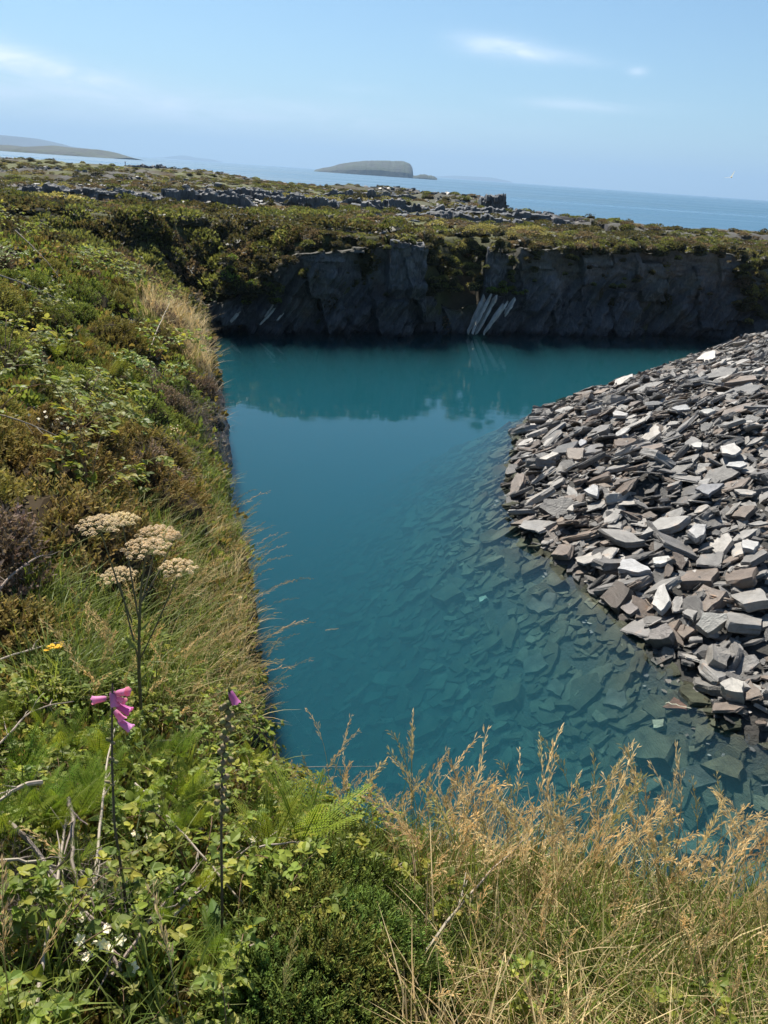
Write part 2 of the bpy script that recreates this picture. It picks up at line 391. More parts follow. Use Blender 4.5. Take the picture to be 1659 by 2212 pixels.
# ------------------------------------------------------------------ rock faces of the flooded pit
def rock_mat():
    m, b = mat('quarry_rock'); c = attr(b); g = b.new('ShaderNodeNewGeometry')
    pos = g.outputs['Position']
    n1 = b.noise(pos, .7, 5, .6); n2 = b.noise(pos, 7, 6, .65)
    lam = b.noise(b.mapping(pos, (5.0, 1.0, 1.1), (0, math.radians(-38), 0)), 2.6, 6, .68)
    v = b.m('ADD', b.m('MULTIPLY', n1, .8), b.m('ADD', b.m('MULTIPLY', n2, .5), b.m('MULTIPLY', b.ramp(lam, .3, .7), .55)))
    hv = b.new('ShaderNodeHueSaturation'); b.l.new(c, hv.inputs['Color']); b.l.new(b.m('MULTIPLY', v, 1.05), hv.inputs['Value'])
    rust = b.mix(b.m('MULTIPLY', b.ramp(b.noise(pos, .45, 5, .7), .58, .7), .5), hv.outputs[0], b.mix(1, hv.outputs[0], (1.5, 1.02, .68, 1), 'MULTIPLY'))
    p = b.new('ShaderNodeBsdfPrincipled'); b.l.new(rust, p.inputs['Base Color']); p.inputs['Roughness'].default_value = .6; p.inputs['Specular IOR Level'].default_value = .35
    nb = b.bump(lam, .9, .14); nb = b.bump(n2, .8, .07, nb)
    b.l.new(nb, p.inputs['Normal']); b.l.new(p.outputs[0], b.out.inputs[0]); return m
M_ROCK = rock_mat()
SL = np.array([.112, .114, .120])
def strip_points(line, n):
    line = np.asarray(line, float); seg = np.hypot(*np.diff(line, axis=0).T); cum = np.concatenate([[0], np.cumsum(seg)])
    t = np.linspace(0, cum[-1], n); x = np.interp(t, cum, line[:, 0]); y = np.interp(t, cum, line[:, 1])
    k = 9; xs = np.convolve(np.pad(x, k, mode='edge'), np.ones(2*k+1)/(2*k+1), 'valid'); ys = np.convolve(np.pad(y, k, mode='edge'), np.ones(2*k+1)/(2*k+1), 'valid')
    return t, xs, ys
def build_far_wall():
    n, nz = 760, 104
    t, x, y = strip_points([(-10.6, 39.2), (-6.23, 40.7), (-1.42, 42.35), (4.05, 44.52), (9.44, 46.53), (15.4, 48.15), (21.2, 49.4), (24.5, 50.3)], n)
    tx = np.gradient(x); ty = np.gradient(y); ln = np.hypot(tx, ty); nx, ny = ty/ln, -tx/ln       # towards the camera
    top = np.interp(x, WT[:, 0], WT[:, 1]) + .55*(fbm(t*.6, t*0, 5, 3)-.5) + .22*(vnoise(np.floor(t*1.3), t*0, 15)-.5)
    X0 = x
    zz = np.linspace(0, 1, nz)
    Tt, K = np.meshgrid(t, zz, indexing='ij'); Z = -3.2+K*(top[:, None]+3.2+.05)
    # upright blocks with stepped depths, leaning foot, slanting cleavage ribs below, thin level courses above
    q = Tt*.55+Z*.16
    blk = vnoise(np.floor(q+.6*vnoise(Tt*.3, Z*.3, 4)), np.floor(Z*.45+2*vnoise(np.floor(q), 0*q, 9)), 12)
    slant = Tt*1.0-Z*.75
    rib = fbm(slant*2.6, Z*.35, 51, 4)
    cour = vnoise(Tt*.9, Z*7.0, 61)*.5+vnoise(Tt*3.0, Z*9.0, 62)*.5
    low = sstep(4.2, 1.8, Z+.8*(fbm(Tt*.2, Tt*0, 44, 2)-.5))
    off = .95*(blk-.4)*sstep(4.9, 4.0, Z) + low*(rib-.5)*1.25 + (1-low)*(cour-.5)*.20 + (fbm(Tt*.4, Z*.4, 71, 3)-.5)*1.5*sstep(5, 3, Z) + (np.abs(fbm(Tt*.9+Z*.25, Z*1.4, 73, 4)-.5)-.12)*.9*sstep(4.9, 4.2, Z)
    off = off + .30*sstep(2.5, 0, Z) + .12*(fbm(Tt*4, Z*4, 81, 3)-.5)
    # the square buttress left of the gully stands proud
    bx = sstep(-.72, -.66, X0)*sstep(1.3, 1.15, X0)
    off = off + bx[:, None]*.62*sstep(1.6, 2.6, Z)
    # the gully: the face leans back into the land
    rec = (sstep(1.2, 1.7, X0)*sstep(4.9, 4.5, X0))[:, None]
    off = off*(1-.4*rec) - rec*(.2+.25*np.maximum(Z, 0))
    pil = (sstep(4.85, 5.0, X0)*sstep(6.2, 6.05, X0))[:, None]; off = off + pil*.15
    cor = sstep(-4.5, -9.5, X0)[:, None]; off = off + cor*(.2-.35*np.maximum(Z, 0)*.5)
    X = x[:, None]+nx[:, None]*off; Y = y[:, None]+ny[:, None]*off
    # lip: two more rows running back into the land
    P = np.stack([X, Y, Z], -1)
    for back in (.25, .9):
        e = P[:, nz-1].copy(); e[:, 0] -= nx*back; e[:, 1] -= ny*back; e[:, 2] += .03 if back < .5 else -.25
        P = np.concatenate([P, e[:, None]], 1)
    NZ = P.shape[1]
    rr = fbm(P[..., 0]*.8, P[..., 2]*1.2, 91, 4)*.7+.45*vnoise(P[..., 0]*.9, P[..., 2]*7, 95)*sstep(2, 3, P[..., 2])
    C = SL*(.55+.9*rr)[..., None]
    green = (sstep(.5, .62, fbm(P[..., 0]*.6+5, P[..., 2]*.9, 93, 4))*sstep(.3, 1.4, P[..., 2]))*(.35+.65*np.broadcast_to(rec, (n, nz))[:, :1])
    C = C+(np.array([.085, .085, .035])-C)*green[..., None]*.8
    lip = (K >= .985).astype(float)*np.ones((n, 1)); lip = np.concatenate([lip, np.ones((n, 2))], 1)[..., None]; C = C+(np.array([.05, .045, .024])-C)*lip*.8
    wet = sstep(.35, .0, P[..., 2])[..., None]; C = C*(1-.45*wet)
    i = np.arange(n-1)[:, None]*NZ; j = np.arange(NZ-1)[None]
    Q = np.stack([i+j, i+NZ+j, i+NZ+j+1, i+j+1], -1).reshape(-1, 4)
    g = Geo(); g.add(P.reshape(-1, 3), Q, None, C.reshape(-1, 3))
    tag(obj('quarry_wall', g, M_ROCK), 'dark slate quarry face rising from the far side of the pool', 'rock face')
build_far_wall()
def build_bank_cliff():
    n, nz = 420, 50
    t, x, y = strip_points(FOOT, n)
    ex = EDGE[:, 0]; ey = EDGE[:, 1]; o = np.argsort(ey)
    xe = np.interp(y, ey[o], ex[o]); ze = np.interp(y, ey[o], EDGE[o, 2])
    K = np.linspace(0, 1, nz)[None]; Z = -3+K*(ze[:, None]+3-.15)
    f = np.clip(Z/ze[:, None], 0, 1)
    bl = vnoise(np.floor(t[:, None]*.8+Z*.3), np.floor(Z*1.1), 5)
    X = x[:, None]*(1-f**1.4)+(xe[:, None]+.02)*f**1.4 + (bl-.5)*.28 + (fbm(t[:, None]*1.5, Z*2, 7, 4)-.5)*.30
    Y = np.broadcast_to(y[:, None], X.shape)
    rr = fbm(t[:, None]*1.2, Z*1.6, 19, 4); C = SL*(.5+.8*rr)[..., None]
    i = np.arange(n-1)[:, None]*nz; j = np.arange(nz-1)[None]
    Q = np.stack([i+j, i+j+1, i+nz+j+1, i+nz+j], -1).reshape(-1, 4)
    g = Geo(); g.add(np.stack([X, Y, Z], -1).reshape(-1, 3), Q, None, C.reshape(-1, 3))
    tag(obj('cliff_face', g, M_ROCK), 'shaded rock face dropping into the water under the overgrown left bank', 'rock face')
build_bank_cliff()

# ------------------------------------------------------------------ pool water (a closed body: surface above, tinted clear water inside)
def build_pool():
    m, b = mat('pool_water')
    g = b.new('ShaderNodeNewGeometry')
    fr = b.new('ShaderNodeFresnel'); fr.inputs['IOR'].default_value = 1.333
    gl = b.new('ShaderNodeBsdfGlossy'); gl.inputs['Roughness'].default_value = .015; gl.inputs['Color'].default_value = (1, 1, 1, 1)
    n1 = b.noise(b.mapping(g.outputs['Position'], (1.0, 2.2, 1)), 1.1, 3, .5); n2 = b.noise(b.mapping(g.outputs['Position'], (1.0, 2.6, 1)), 5.0, 2, .5)
    pat = b.ramp(b.noise(b.mapping(g.outputs['Position'], (.09, .22, 1)), 1.0, 3), .35, .7)
    nb = b.bump(b.m('MULTIPLY', b.m('ADD', n1, b.m('MULTIPLY', n2, .22)), b.m('ADD', b.m('MULTIPLY', pat, .9), .35)), .04, .10)
    b.l.new(nb, gl.inputs['Normal']); b.l.new(nb, fr.inputs['Normal'])
    tr = b.new('ShaderNodeBsdfTransparent')
    mx = b.new('ShaderNodeMixShader'); b.l.new(fr.outputs[0], mx.inputs[0]); b.l.new(tr.outputs[0], mx.inputs[1]); b.l.new(gl.outputs[0], mx.inputs[2])
    b.l.new(mx.outputs[0], b.out.inputs[0])
    ab = b.new('ShaderNodeVolumeAbsorption'); ab.inputs['Color'].default_value = (.24, .69, .765, 1); ab.inputs['Density'].default_value = .60
    sc = b.new('ShaderNodeVolumeScatter'); sc.inputs['Color'].default_value = (.17, .63, .76, 1); sc.inputs['Density'].default_value = .100; sc.inputs['Anisotropy'].default_value = 0.0
    ad = b.new('ShaderNodeAddShader'); b.l.new(ab.outputs[0], ad.inputs[0]); b.l.new(sc.outputs[0], ad.inputs[1]); b.l.new(ad.outputs[0], b.out.inputs['Volume'])
    m.cycles.homogeneous_volume = True
    x0, x1, y0, y1, z0, z1 = -12.5, 27.0, 2.3, 52.5, -7.2, 0.0
    # outline kept under the land all round
    out = [(-1.6, 4.4), (9.5, 1.5), (30, 3.5), (31, 50), (24, 51.2), (9.4, 48.2), (-6.5, 42.4), (-11.6, 41.2), (-9.4, 34), (-7.4, 27), (-4.9, 17.5), (-3.2, 11)]
    k = len(out); V = [(x, y, z1) for x, y in out]+[(x, y, z0) for x, y in out]
    me = D.meshes.new('water'); me.from_pydata(V, [], [tuple(range(k)), tuple(range(2*k-1, k-1, -1))]+[(i, i+k, (i+1) % k+k, (i+1) % k) for i in range(k)])
    me.materials.append(m); me.update()
    tag(obj('water', me, m), 'still turquoise water filling the old quarry pit', 'water', kind='structure')
build_pool()

# ------------------------------------------------------------------ sea and islands
def build_sea():
    m, b = mat('sea_water'); g = b.new('ShaderNodeNewGeometry')
    pos = g.outputs['Position']
    st = b.noise(b.mapping(pos, (.0016, .012, 1)), 1.0, 6, .6, .4); st2 = b.noise(b.mapping(pos, (.02, .09, 1)), 1.0, 4, .6)
    p = b.new('ShaderNodeBsdfPrincipled'); p.inputs['Base Color'].default_value = (.05, .13, .21, 1); p.inputs['IOR'].default_value = 1.333
    b.l.new(b.ramp(b.m('ADD', st, b.m('MULTIPLY', st2, .3)), .2, 1.3), p.inputs['Roughness'])
    w = b.noise(b.mapping(pos, (.35, .8, 1)), 1.0, 5, .6)
    nb = b.bump(b.m('MULTIPLY', w, b.m('ADD', st, .1)), .55, 1.2)
    b.l.new(nb, p.inputs['Normal']); b.l.new(p.outputs[0], b.out.inputs[0])
    r = np.array([58, 70, 90, 130, 200, 400, 1000, 3000, 9000, 26000.]); th = np.radians(np.linspace(-85, 85, 60))
    Rr, Th = np.meshgrid(r, th, indexing='ij'); V = np.stack([Rr*np.sin(Th), Rr*np.cos(Th), Rr*0-.4], -1).reshape(-1, 3)
    i = np.arange(len(r)-1)[:, None]*60; j = np.arange(59)[None]; Q = np.stack([i+j, i+60+j, i+60+j+1, i+j+1], -1).reshape(-1, 4)
    gg = Geo(); gg.add(V, Q); tag(obj('sea', gg, m), kind='structure')
build_sea()
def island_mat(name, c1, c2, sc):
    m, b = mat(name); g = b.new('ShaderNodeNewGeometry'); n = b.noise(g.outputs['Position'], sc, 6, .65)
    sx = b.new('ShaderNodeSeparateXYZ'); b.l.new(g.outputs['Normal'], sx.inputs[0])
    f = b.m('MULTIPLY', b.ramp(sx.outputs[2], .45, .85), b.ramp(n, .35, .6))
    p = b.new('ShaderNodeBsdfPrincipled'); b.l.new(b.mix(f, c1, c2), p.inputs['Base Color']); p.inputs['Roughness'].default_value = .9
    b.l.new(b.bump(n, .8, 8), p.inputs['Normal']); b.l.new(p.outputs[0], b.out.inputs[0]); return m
M_ISLE = island_mat('island_turf', (.028, .030, .032, 1), (.035, .048, .022, 1), .03)
M_FARHILL = island_mat('far_hill_haze_blue', (.018, .030, .055, 1), (.022, .036, .052, 1), .003)  # blue of the distance haze painted into the far hills' base colour
def island(prof, dist, depth, name, label, seed, rug=.06, kind='structure'):
    """prof: outline (u, v) of the top in the frame; built as a ridge with real length, height and depth"""
    pts = []
    for u, v in prof:
        p = aty(u, v, dist); pts.append((p[0], p[2]))
    pts = np.array(pts); n, k = 160, 26
    xs = np.linspace(pts[0, 0], pts[-1, 0], n); hs = np.maximum(np.interp(xs, pts[:, 0], pts[:, 1]), 0)
    hs = hs*(1+.5*rug*(fbm(xs/(xs[-1]-xs[0])*40, xs*0, seed, 4)-.5)*2)
    a = np.linspace(-1, 1, k)[None]; prof2 = np.sqrt(np.clip(1-np.abs(a)**2.6, 0, 1))
    end = np.sqrt(np.clip(hs/max(hs.max(), 1), 0, 1))[:, None]
    Y = dist + a*depth*(.35+.65*end); X = np.broadcast_to(xs[:, None], Y.shape)
    Z = hs[:, None]*prof2*(1-.25*np.abs(a)*fbm(X/depth*3, Y/depth*3, seed+5, 3)) - 3*np.abs(a)
    Z = Z + .4*rug*hs.max()*(fbm(X/depth*5, Y/depth*5, seed+9, 3)-.5)*prof2
    i = np.arange(n-1)[:, None]*k; j = np.arange(k-1)[None]
    Q = np.stack([i+j, i+k+j, i+k+j+1, i+j+1], -1).reshape(-1, 4)
    g = Geo(); g.add(np.stack([X, Y, Z], -1).reshape(-1, 3), Q)
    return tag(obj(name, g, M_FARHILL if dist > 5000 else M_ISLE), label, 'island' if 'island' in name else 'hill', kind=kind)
island([(684, 366), (700, 362), (715, 360), (735, 354), (770, 349), (800, 347), (840, 347), (870, 348), (886, 353), (891, 362), (893, 380)], 2600, 160, 'island', 'flat topped green island with a sheer right end on the horizon', 3)
island([(884, 380), (896, 379), (915, 376), (925, 378), (936, 380), (944, 385)], 2500, 40, 'skerry', 'low dark rocks in the sea off the end of the flat topped island', 13, .3)
island([(-260, 318), (-120, 316), (0, 321), (18, 313), (60, 318), (120, 315), (170, 320), (215, 323), (250, 334), (280, 341)], 1900, 220, 'island', 'long low dark island under the blue mountains at the left', 5, .10)
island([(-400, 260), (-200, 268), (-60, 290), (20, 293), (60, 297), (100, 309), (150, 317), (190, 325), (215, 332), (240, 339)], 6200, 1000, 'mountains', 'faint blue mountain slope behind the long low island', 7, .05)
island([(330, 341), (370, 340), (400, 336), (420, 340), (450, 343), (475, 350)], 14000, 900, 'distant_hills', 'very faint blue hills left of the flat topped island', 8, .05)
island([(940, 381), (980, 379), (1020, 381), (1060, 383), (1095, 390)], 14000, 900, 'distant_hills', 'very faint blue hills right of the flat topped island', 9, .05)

# ------------------------------------------------------------------ slate slabs
def slab_geo(seed, col, L=1.0, W=.6, H=.12, edgy=6):
    r = np.random.default_rng(seed); n = int(r.integers(4, max(5, edgy)))
    a = np.sort((np.arange(n)+r.uniform(-.32, .32, n))*2*math.pi/n)
    rad = r.uniform(.78, 1.12, n)
    P = np.stack([np.cos(a)*L/2*rad, np.sin(a)*W/2*rad], 1)
    # a few extra points along the edges so they run ragged
    Q = []
    for i in range(n):
        p, q = P[i], P[(i+1) % n]; Q.append(p); e = q-p
        for f in (r.uniform(.2, .45), r.uniform(.55, .8)): Q.append(p+e*f+np.array([e[1], -e[0]])*r.uniform(-.05, .07))
    P = np.array(Q); n = len(P)
    g = Geo(); rings = []
    for k, (z, s) in enumerate([(-.5, .90), (-.28, 1.0), (-.05, .955), (.2, .985), (.5, .93)]):
        jit = r.uniform(-.02, .02, (n, 2))*np.array([L, W])
        rings.append(np.concatenate([P*s+jit, np.full((n, 1), z*H)+r.uniform(-.04, .04, (n, 1))*H], 1))
    tilt = r.uniform(-.10, .10, 2)*H/np.array([L, W])*3
    V = np.concatenate(rings+[[[0, 0, -.5*H]], [[r.uniform(-.1, .1)*L, r.uniform(-.1, .1)*W, .5*H]]])
    V[:, 2] += V[:, 0]*tilt[0]+V[:, 1]*tilt[1]
    i = np.arange(n); j = (i+1) % n; Qd = []
    for k in range(4): Qd.append(np.stack([k*n+i, k*n+j, (k+1)*n+j, (k+1)*n+i], 1))
    T = np.concatenate([np.stack([np.full(n, 5*n), j, i], 1), np.stack([np.full(n, 5*n+1), 4*n+i, 4*n+j], 1)])
    side = np.ones((len(V), 1)); 
    g.add(V, np.concatenate(Qd), T, np.asarray(col)*side); return g
CLASS = {  # base colours of the split stone
 'pale': (.34, .318, .29), 'silver': (.245, .233, .218), 'grey': (.165, .156, .147), 'dark': (.105, .10, .095), 'brown': (.155, .122, .098), 'rust': (.21, .165, .13)}
CK = list(CLASS); CW = np.array([.13, .20, .24, .17, .21, .05])
slab_var = {}
for ci, ck in enumerate(CK):
    for k in range(5):
        lw = [(1, .62, .085), (1, .5, .13), (1, .8, .06), (1, .42, .10), (1, .7, .20)][k]
        slab_var[ck, k] = slab_geo(100+ci*10+k, CLASS[ck], *lw)
slab_mesh = {key: mesh_of('slate_slab', g, M_SLATE) for key, g in slab_var.items()}
def scree_d(x, y):
    s, sg, _ = pdist(x, y, SCREE); return s*sg*(1 if S_FLIP else -1)
def wall_d(x, y):
    w, sg, _ = pdist(x, y, WALL); return w*sg
E2 = 1e-3
def normal_at(x, y):
    z = terrain(np.array([x, x+.3, x]), np.array([y, y, y+.3])); return unit((-(z[1]-z[0])/.3, -(z[2]-z[0])/.3, 1))
def slab_rot(x, y, r, tilt=.30, nrm=None):
    nrm = unit((normal_at(x, y) if nrm is None else nrm)+r.normal(0, tilt, 3)*np.array([1, 1, .3])+np.array([-.05, .24 if tilt > .3 else .1, 0])); return frame_rot(nrm, r.normal(1.57, .7) if r.random() < .6 else r.uniform(0, 6.283))
def slab_field():
    r = np.random.default_rng(5); cand = []
    # candidate points over heap and submerged slope, denser where they show larger
    N = 110000
    x = r.uniform(-4, 40, N); y = r.uniform(3, 52, N)
    s = scree_d(x, y); w = wall_d(x, y); u, v = proj(np.stack([x, y, np.clip(s*.42, -5, 4.6)], 1))
    d, sg, _ = pdist(x, y, EDGE[:, :2]); land = (d*sg > -1.3)
    ok = (s > -7.5) & (s < 13) & (w < -.1) & ~land & (u > -100) & (u < 2050) & (v < 2300)
    x, y, s = x[ok], y[ok], s[ok]
    return x, y, s
sx_, sy_, ss_ = slab_field()
slab_z = terrain(sx_, sy_)
used = []
rs = np.random.default_rng(9)
dist = np.hypot(sx_, sy_)
size = np.exp(rs.normal(-.86, .46, len(sx_)))          # about 0.2 to 0.6 m
size = np.clip(size, .16, 1.05)
# the outer rim of the fan and its middle carry the larger slabs
size *= np.where(ss_ < 3, 1.12, .95)*np.where(sy_ > 30, .9, 1.0)*np.where((ss_ > 6) & (sy_ > 26), .65, 1)
keep = rs.random(len(sx_)) < np.clip(.26/size, .05, 1)*np.where(ss_ > -.3, 1, .9)*np.where(ss_ < -5, .6, 1)
sx_, sy_, ss_, slab_z, size, dist = [a[keep] for a in (sx_, sy_, ss_, slab_z, size, dist)]
cls = rs.choice(6, len(sx_), p=CW/CW.sum())
uu, vv = proj(np.stack([sx_, sy_, slab_z], 1))
inview = (uu > 20) & (uu < 1640) & (vv > 700) & (vv < 1650) & (ss_ > .05)
rank = np.where(inview, size/dist, 0)
order = np.argsort(-rank)
chosen = set(); taken = []
for i in order:                                          # spread the individual ones out a little
    if len(chosen) >= 276: break
    if rank[i] <= 0: break
    if all((sx_[i]-a)**2+(sy_[i]-b)**2 > (.30*c+.30*size[i])**2 for a, b, c in taken):
        chosen.add(int(i)); taken.append((sx_[i], sy_[i], size[i]))
GROUP_SLAB = 'loose slate slabs tipped beside the pool'
COLW = {'pale': 'pale buff', 'silver': 'silvery grey', 'grey': 'mid grey', 'dark': 'dark charcoal', 'brown': 'brownish', 'rust': 'rust stained'}
SHAPEW = ['broad slate slab', 'long thick slate slab', 'thin flat slate sheet', 'narrow slate slab', 'chunky slate block']
def place_slab(x, y, z, L, ck, k, R, label, group=GROUP_SLAB):
    o = D.objects.new('slate_slab', slab_mesh[ck, k]); COL.objects.link(o)
    M = Matrix(R*L).to_4x4(); M.translation = Vector((x, y, z)); o.matrix_world = M
    return tag(o, label, 'slate slab', group)
def where(s, y):
    if s < 1.2: return "at the water's edge"
    if y > 30: return 'on the far part of the heap'
    if y < 15: return 'on the near part of the heap'
    return 'in the middle of the heap'
stuff = Geo(); sub = Geo()
nrm_ = np.stack([-(terrain(sx_+.3, sy_)-slab_z)/.3, -(terrain(sx_, sy_+.3)-slab_z)/.3, np.ones(len(sx_))], 1)
buck = {}
for i in range(len(sx_)):
    k = int(rs.integers(0, 5)); ck = CK[cls[i]]
    R = slab_rot(0, 0, rs, .44 if ss_[i] > 0 else .22, nrm_[i])
    thick = rs.uniform(.6, 1.6)
    if i in chosen:
        R = slab_rot(0, 0, rs, .31, nrm_[i])
        place_slab(sx_[i], sy_[i], slab_z[i]+.08+.14*rs.random(), size[i]*1.18, ck, k, R,
                   '%s %s lying loose %s' % (COLW[ck], SHAPEW[k], where(ss_[i], sy_[i])))
        continue
    z = slab_z[i]+rs.uniform(-.03, .13)*(1 if ss_[i] > 0 else .6)
    key = (ck, k, ss_[i] < -.05); buck.setdefault(key, []).append((R*size[i]*np.array([1, 1, thick])[None, :], (sx_[i], sy_[i], z), rs.uniform(.8, 1.2)*(.5 if -.1 < ss_[i] < .22 else 1)))
OLC = lambda k: np.array(CLASS[k])
for (ck, k, under), L in buck.items():
    R = np.array([a[0] for a in L]); t = np.array([a[1] for a in L]); ti = np.array([a[2] for a in L])[:, None]*np.ones(3)
    if under: ti = (.45*ti*OLC(ck)+.55*np.array([.17, .175, .14]))*np.array([.40, .43, .34])/OLC(ck)         # algae on drowned stone
    (sub if under else stuff).join(slab_var[ck, k], R, t, ti)
# small chips between the slabs
N = 26000
x = rs.uniform(3, 30, N); y = rs.uniform(8, 50, N); s = scree_d(x, y); w = wall_d(x, y)
ok = (s > -.6) & (s < 12) & (w < -.1) & (rs.random(N) < np.clip(18/np.hypot(x, y), .15, 1)*.5); x, y = x[ok], y[ok]; z = terrain(x, y)
ccls = rs.choice(6, len(x), p=CW/CW.sum()); cv_ = rs.integers(0, 5, len(x))
for ci in range(6):
    for k in (0, 4):
        m = (ccls == ci) & ((cv_ < 3) == (k == 0)); n = int(m.sum())
        if n: stuff.join(slab_var[CK[ci], k], rots(n, .5, .07, .2, rs), np.stack([x[m], y[m], z[m]+.03], 1), rs.uniform(.75, 1.2, (n, 1))*np.ones(3))
tag(obj('slate_rubble', stuff, M_SLATE), 'tumbled heap of broken grey slate waste sloping into the pool', 'slate heap', kind='stuff')
tag(obj('submerged_slate', sub, M_DROWNED), 'drowned slate slabs seen through the clear shallow water', 'slate heap', kind='stuff')
# slabs that stand out in the photograph, each told apart by its look and place
def big_slab(u, v, L, W, H, col, yaw, tilt, label, up=.08, seed=1, group=GROUP_SLAB, edgy=6, mt=None):
    p = hit(u, v)
    if p is None: return
    z = T1(p[0], p[1]); g = slab_geo(seed, col, L, W, H, edgy)
    R = frame_rot(unit(normal_at(p[0], p[1])+np.array([tilt[0], tilt[1], 0])), yaw)
    o = obj('slate_slab', g, mt or M_SLATE); M = Matrix(R).to_4x4(); M.translation = Vector((p[0], p[1], z+up)); o.matrix_world = M
    tag(o, label, 'slate slab', group)
BIG = [
 (1360, 1252, .92, .50, .13, (0.331, 0.331, 0.338), .55, (-.1, -.1), 'large pale grey slab lying tilted beside a whiter slab in the lower heap', .26),
 (1425, 1238, .52, .42, .10, (0.403, 0.396, 0.374), .9, (0, .1), 'squarish white slab right against the large pale grey slab', .26),
 (1425, 1325, .95, .40, .14, (0.374, 0.360, 0.338), -.35, (-.1, 0), 'long cream slab with a dark shaded edge just below the large pale slab', .28),
 (1537, 1450, .62, .50, .42, (0.302, 0.277, 0.245), .4, (.2, -.2), 'chunky buff and rust block facing the water in the lower heap', .22),
 (1428, 1398, .58, .46, .42, (0.173, 0.155, 0.144), 1.0, (-.2, -.1), 'rounded brown grey boulder of slate half in the water', .14),
 (1580, 1515, .55, .42, .30, (0.360, 0.338, 0.302), .1, (0, -.1), 'squared cream block at the lowest corner of the heap', .2),
 (1530, 1372, .60, .52, .20, (0.288, 0.281, 0.259), 1.3, (-.1, -.3), 'broken white faced slab with a notched edge above the buff block', .28),
 (1352, 1338, .50, .36, .10, (0.180, 0.155, 0.144), .8, (-.4, -.1), 'purplish brown slab leaning at the edge of the water', .18),
 (1335, 915, .70, .42, .12, (0.360, 0.342, 0.324), .1, (0, -.1), 'white slab with a lifted right corner in the upper heap', .26),
 (1340, 952, .55, .24, .08, (0.432, 0.418, 0.396), 1.15, (-.3, -.3), 'narrow bright white slab standing steeply in the upper heap', .26),
 (1180, 1010, .80, .42, .12, (0.403, 0.374, 0.331), .75, (-.25, -.25), 'tall cream slab with a rusty face at the tip of the heap', .28),
 (1133, 1005, .42, .36, .10, (0.374, 0.374, 0.360), 1.1, (-.3, -.2), 'white slab leaning at the very tip of the heap', .16),
 (1160, 905, .52, .34, .10, (0.360, 0.353, 0.346), .2, (-.1, 0), 'pale slab at the far corner of the heap beside the dark reflection', .16),
 (1150, 935, .60, .30, .10, (0.331, 0.302, 0.266), .3, (-.1, -.1), 'buff slab with orange streaks low by the tip of the heap', .2),
 (1255, 975, .36, .30, .07, (0.245, 0.252, 0.274), 1.2, (-.2, -.3), 'rounded blue grey slab propped upright in the upper heap', .24),
 (1570, 1000, .60, .50, .10, (0.374, 0.353, 0.331), -.5, (-.1, -.1), 'white slab with rusty streaks near the right side of the heap', .3),
 (1585, 1030, .50, .30, .08, (0.360, 0.360, 0.353), .6, (0, -.1), 'smooth pale slab just under the rusty streaked white slab', .3),
 (1470, 905, .78, .36, .09, (0.245, 0.248, 0.256), .35, (-.05, 0), 'long smooth grey slab lying flat across the upper heap', .3),
 (1520, 920, .60, .42, .09, (0.317, 0.310, 0.288), .5, (0, 0), 'pale stained slab lying across the long smooth grey slab', .38),
 (1500, 985, .50, .30, .07, (0.389, 0.382, 0.360), .0, (0, 0), 'small white slab right of the middle of the upper heap', .28),
 (1275, 1085, .60, .40, .10, (0.360, 0.360, 0.360), -.6, (0, -.2), 'grey white slab lying over a dark hollow in the middle heap', .28),
 (1525, 1085, .75, .50, .10, (0.173, 0.176, 0.194), .7, (-.1, -.2), 'big slate grey slab tilted towards the water at the right', .32),
 (1500, 1180, .62, .44, .16, (0.346, 0.338, 0.331), -.5, (0, -.1), 'rough white topped block in the right of the middle heap', .3),
 (1612, 1210, .55, .36, .13, (0.360, 0.353, 0.346), 0, (0, 0), 'clean white slab at the right side above a long grey slab', .3),
]
for k, bgs in enumerate(BIG):
    *a, lab, up = bgs; big_slab(*a, lab, up, seed=900+k*3)
SUBG = 'single drowned slabs on the pool bed'
for k, a in enumerate([
 (1172, 1312, .85, .66, .10, (.075, .08, .065), .4, (0, 0), 'large dark green flat slab alone on the bed near the heap'),
 (1152, 1450, .75, .55, .10, (.08, .088, .07), .8, (-.1, -.1), 'pale green slab on the bed left of the brown one'),
 (1042, 1308, .26, .24, .10, (.42, .45, .36), .3, (0, 0), 'small whitish stone glowing on the deep pool bed'),
 (1420, 1580, .30, .30, .14, (.30, .30, .22), 0, (0, -.1), 'yellowish white stone under the shallow water'),
 (1462, 1535, .55, .40, .08, (.17, .09, .06), 1.2, (-.1, 0), 'reddish brown slab under the shallow water'),
 (1330, 1520, .62, .48, .09, (.08, .085, .068), .5, (0, 0), 'square olive slab under water below the heap'),
 (1200, 1500, .60, .4, .09, (.082, .09, .07), -.4, (0, 0), 'light olive slab on the deeper bed'),
 (1500, 1690, .70, .50, .09, (.08, .085, .07), .2, (0, 0), 'grey brown drowned slab behind the seed heads'),
]): big_slab(*a, up=.10, seed=950+k*3, group=SUBG, mt=M_DROWNED)

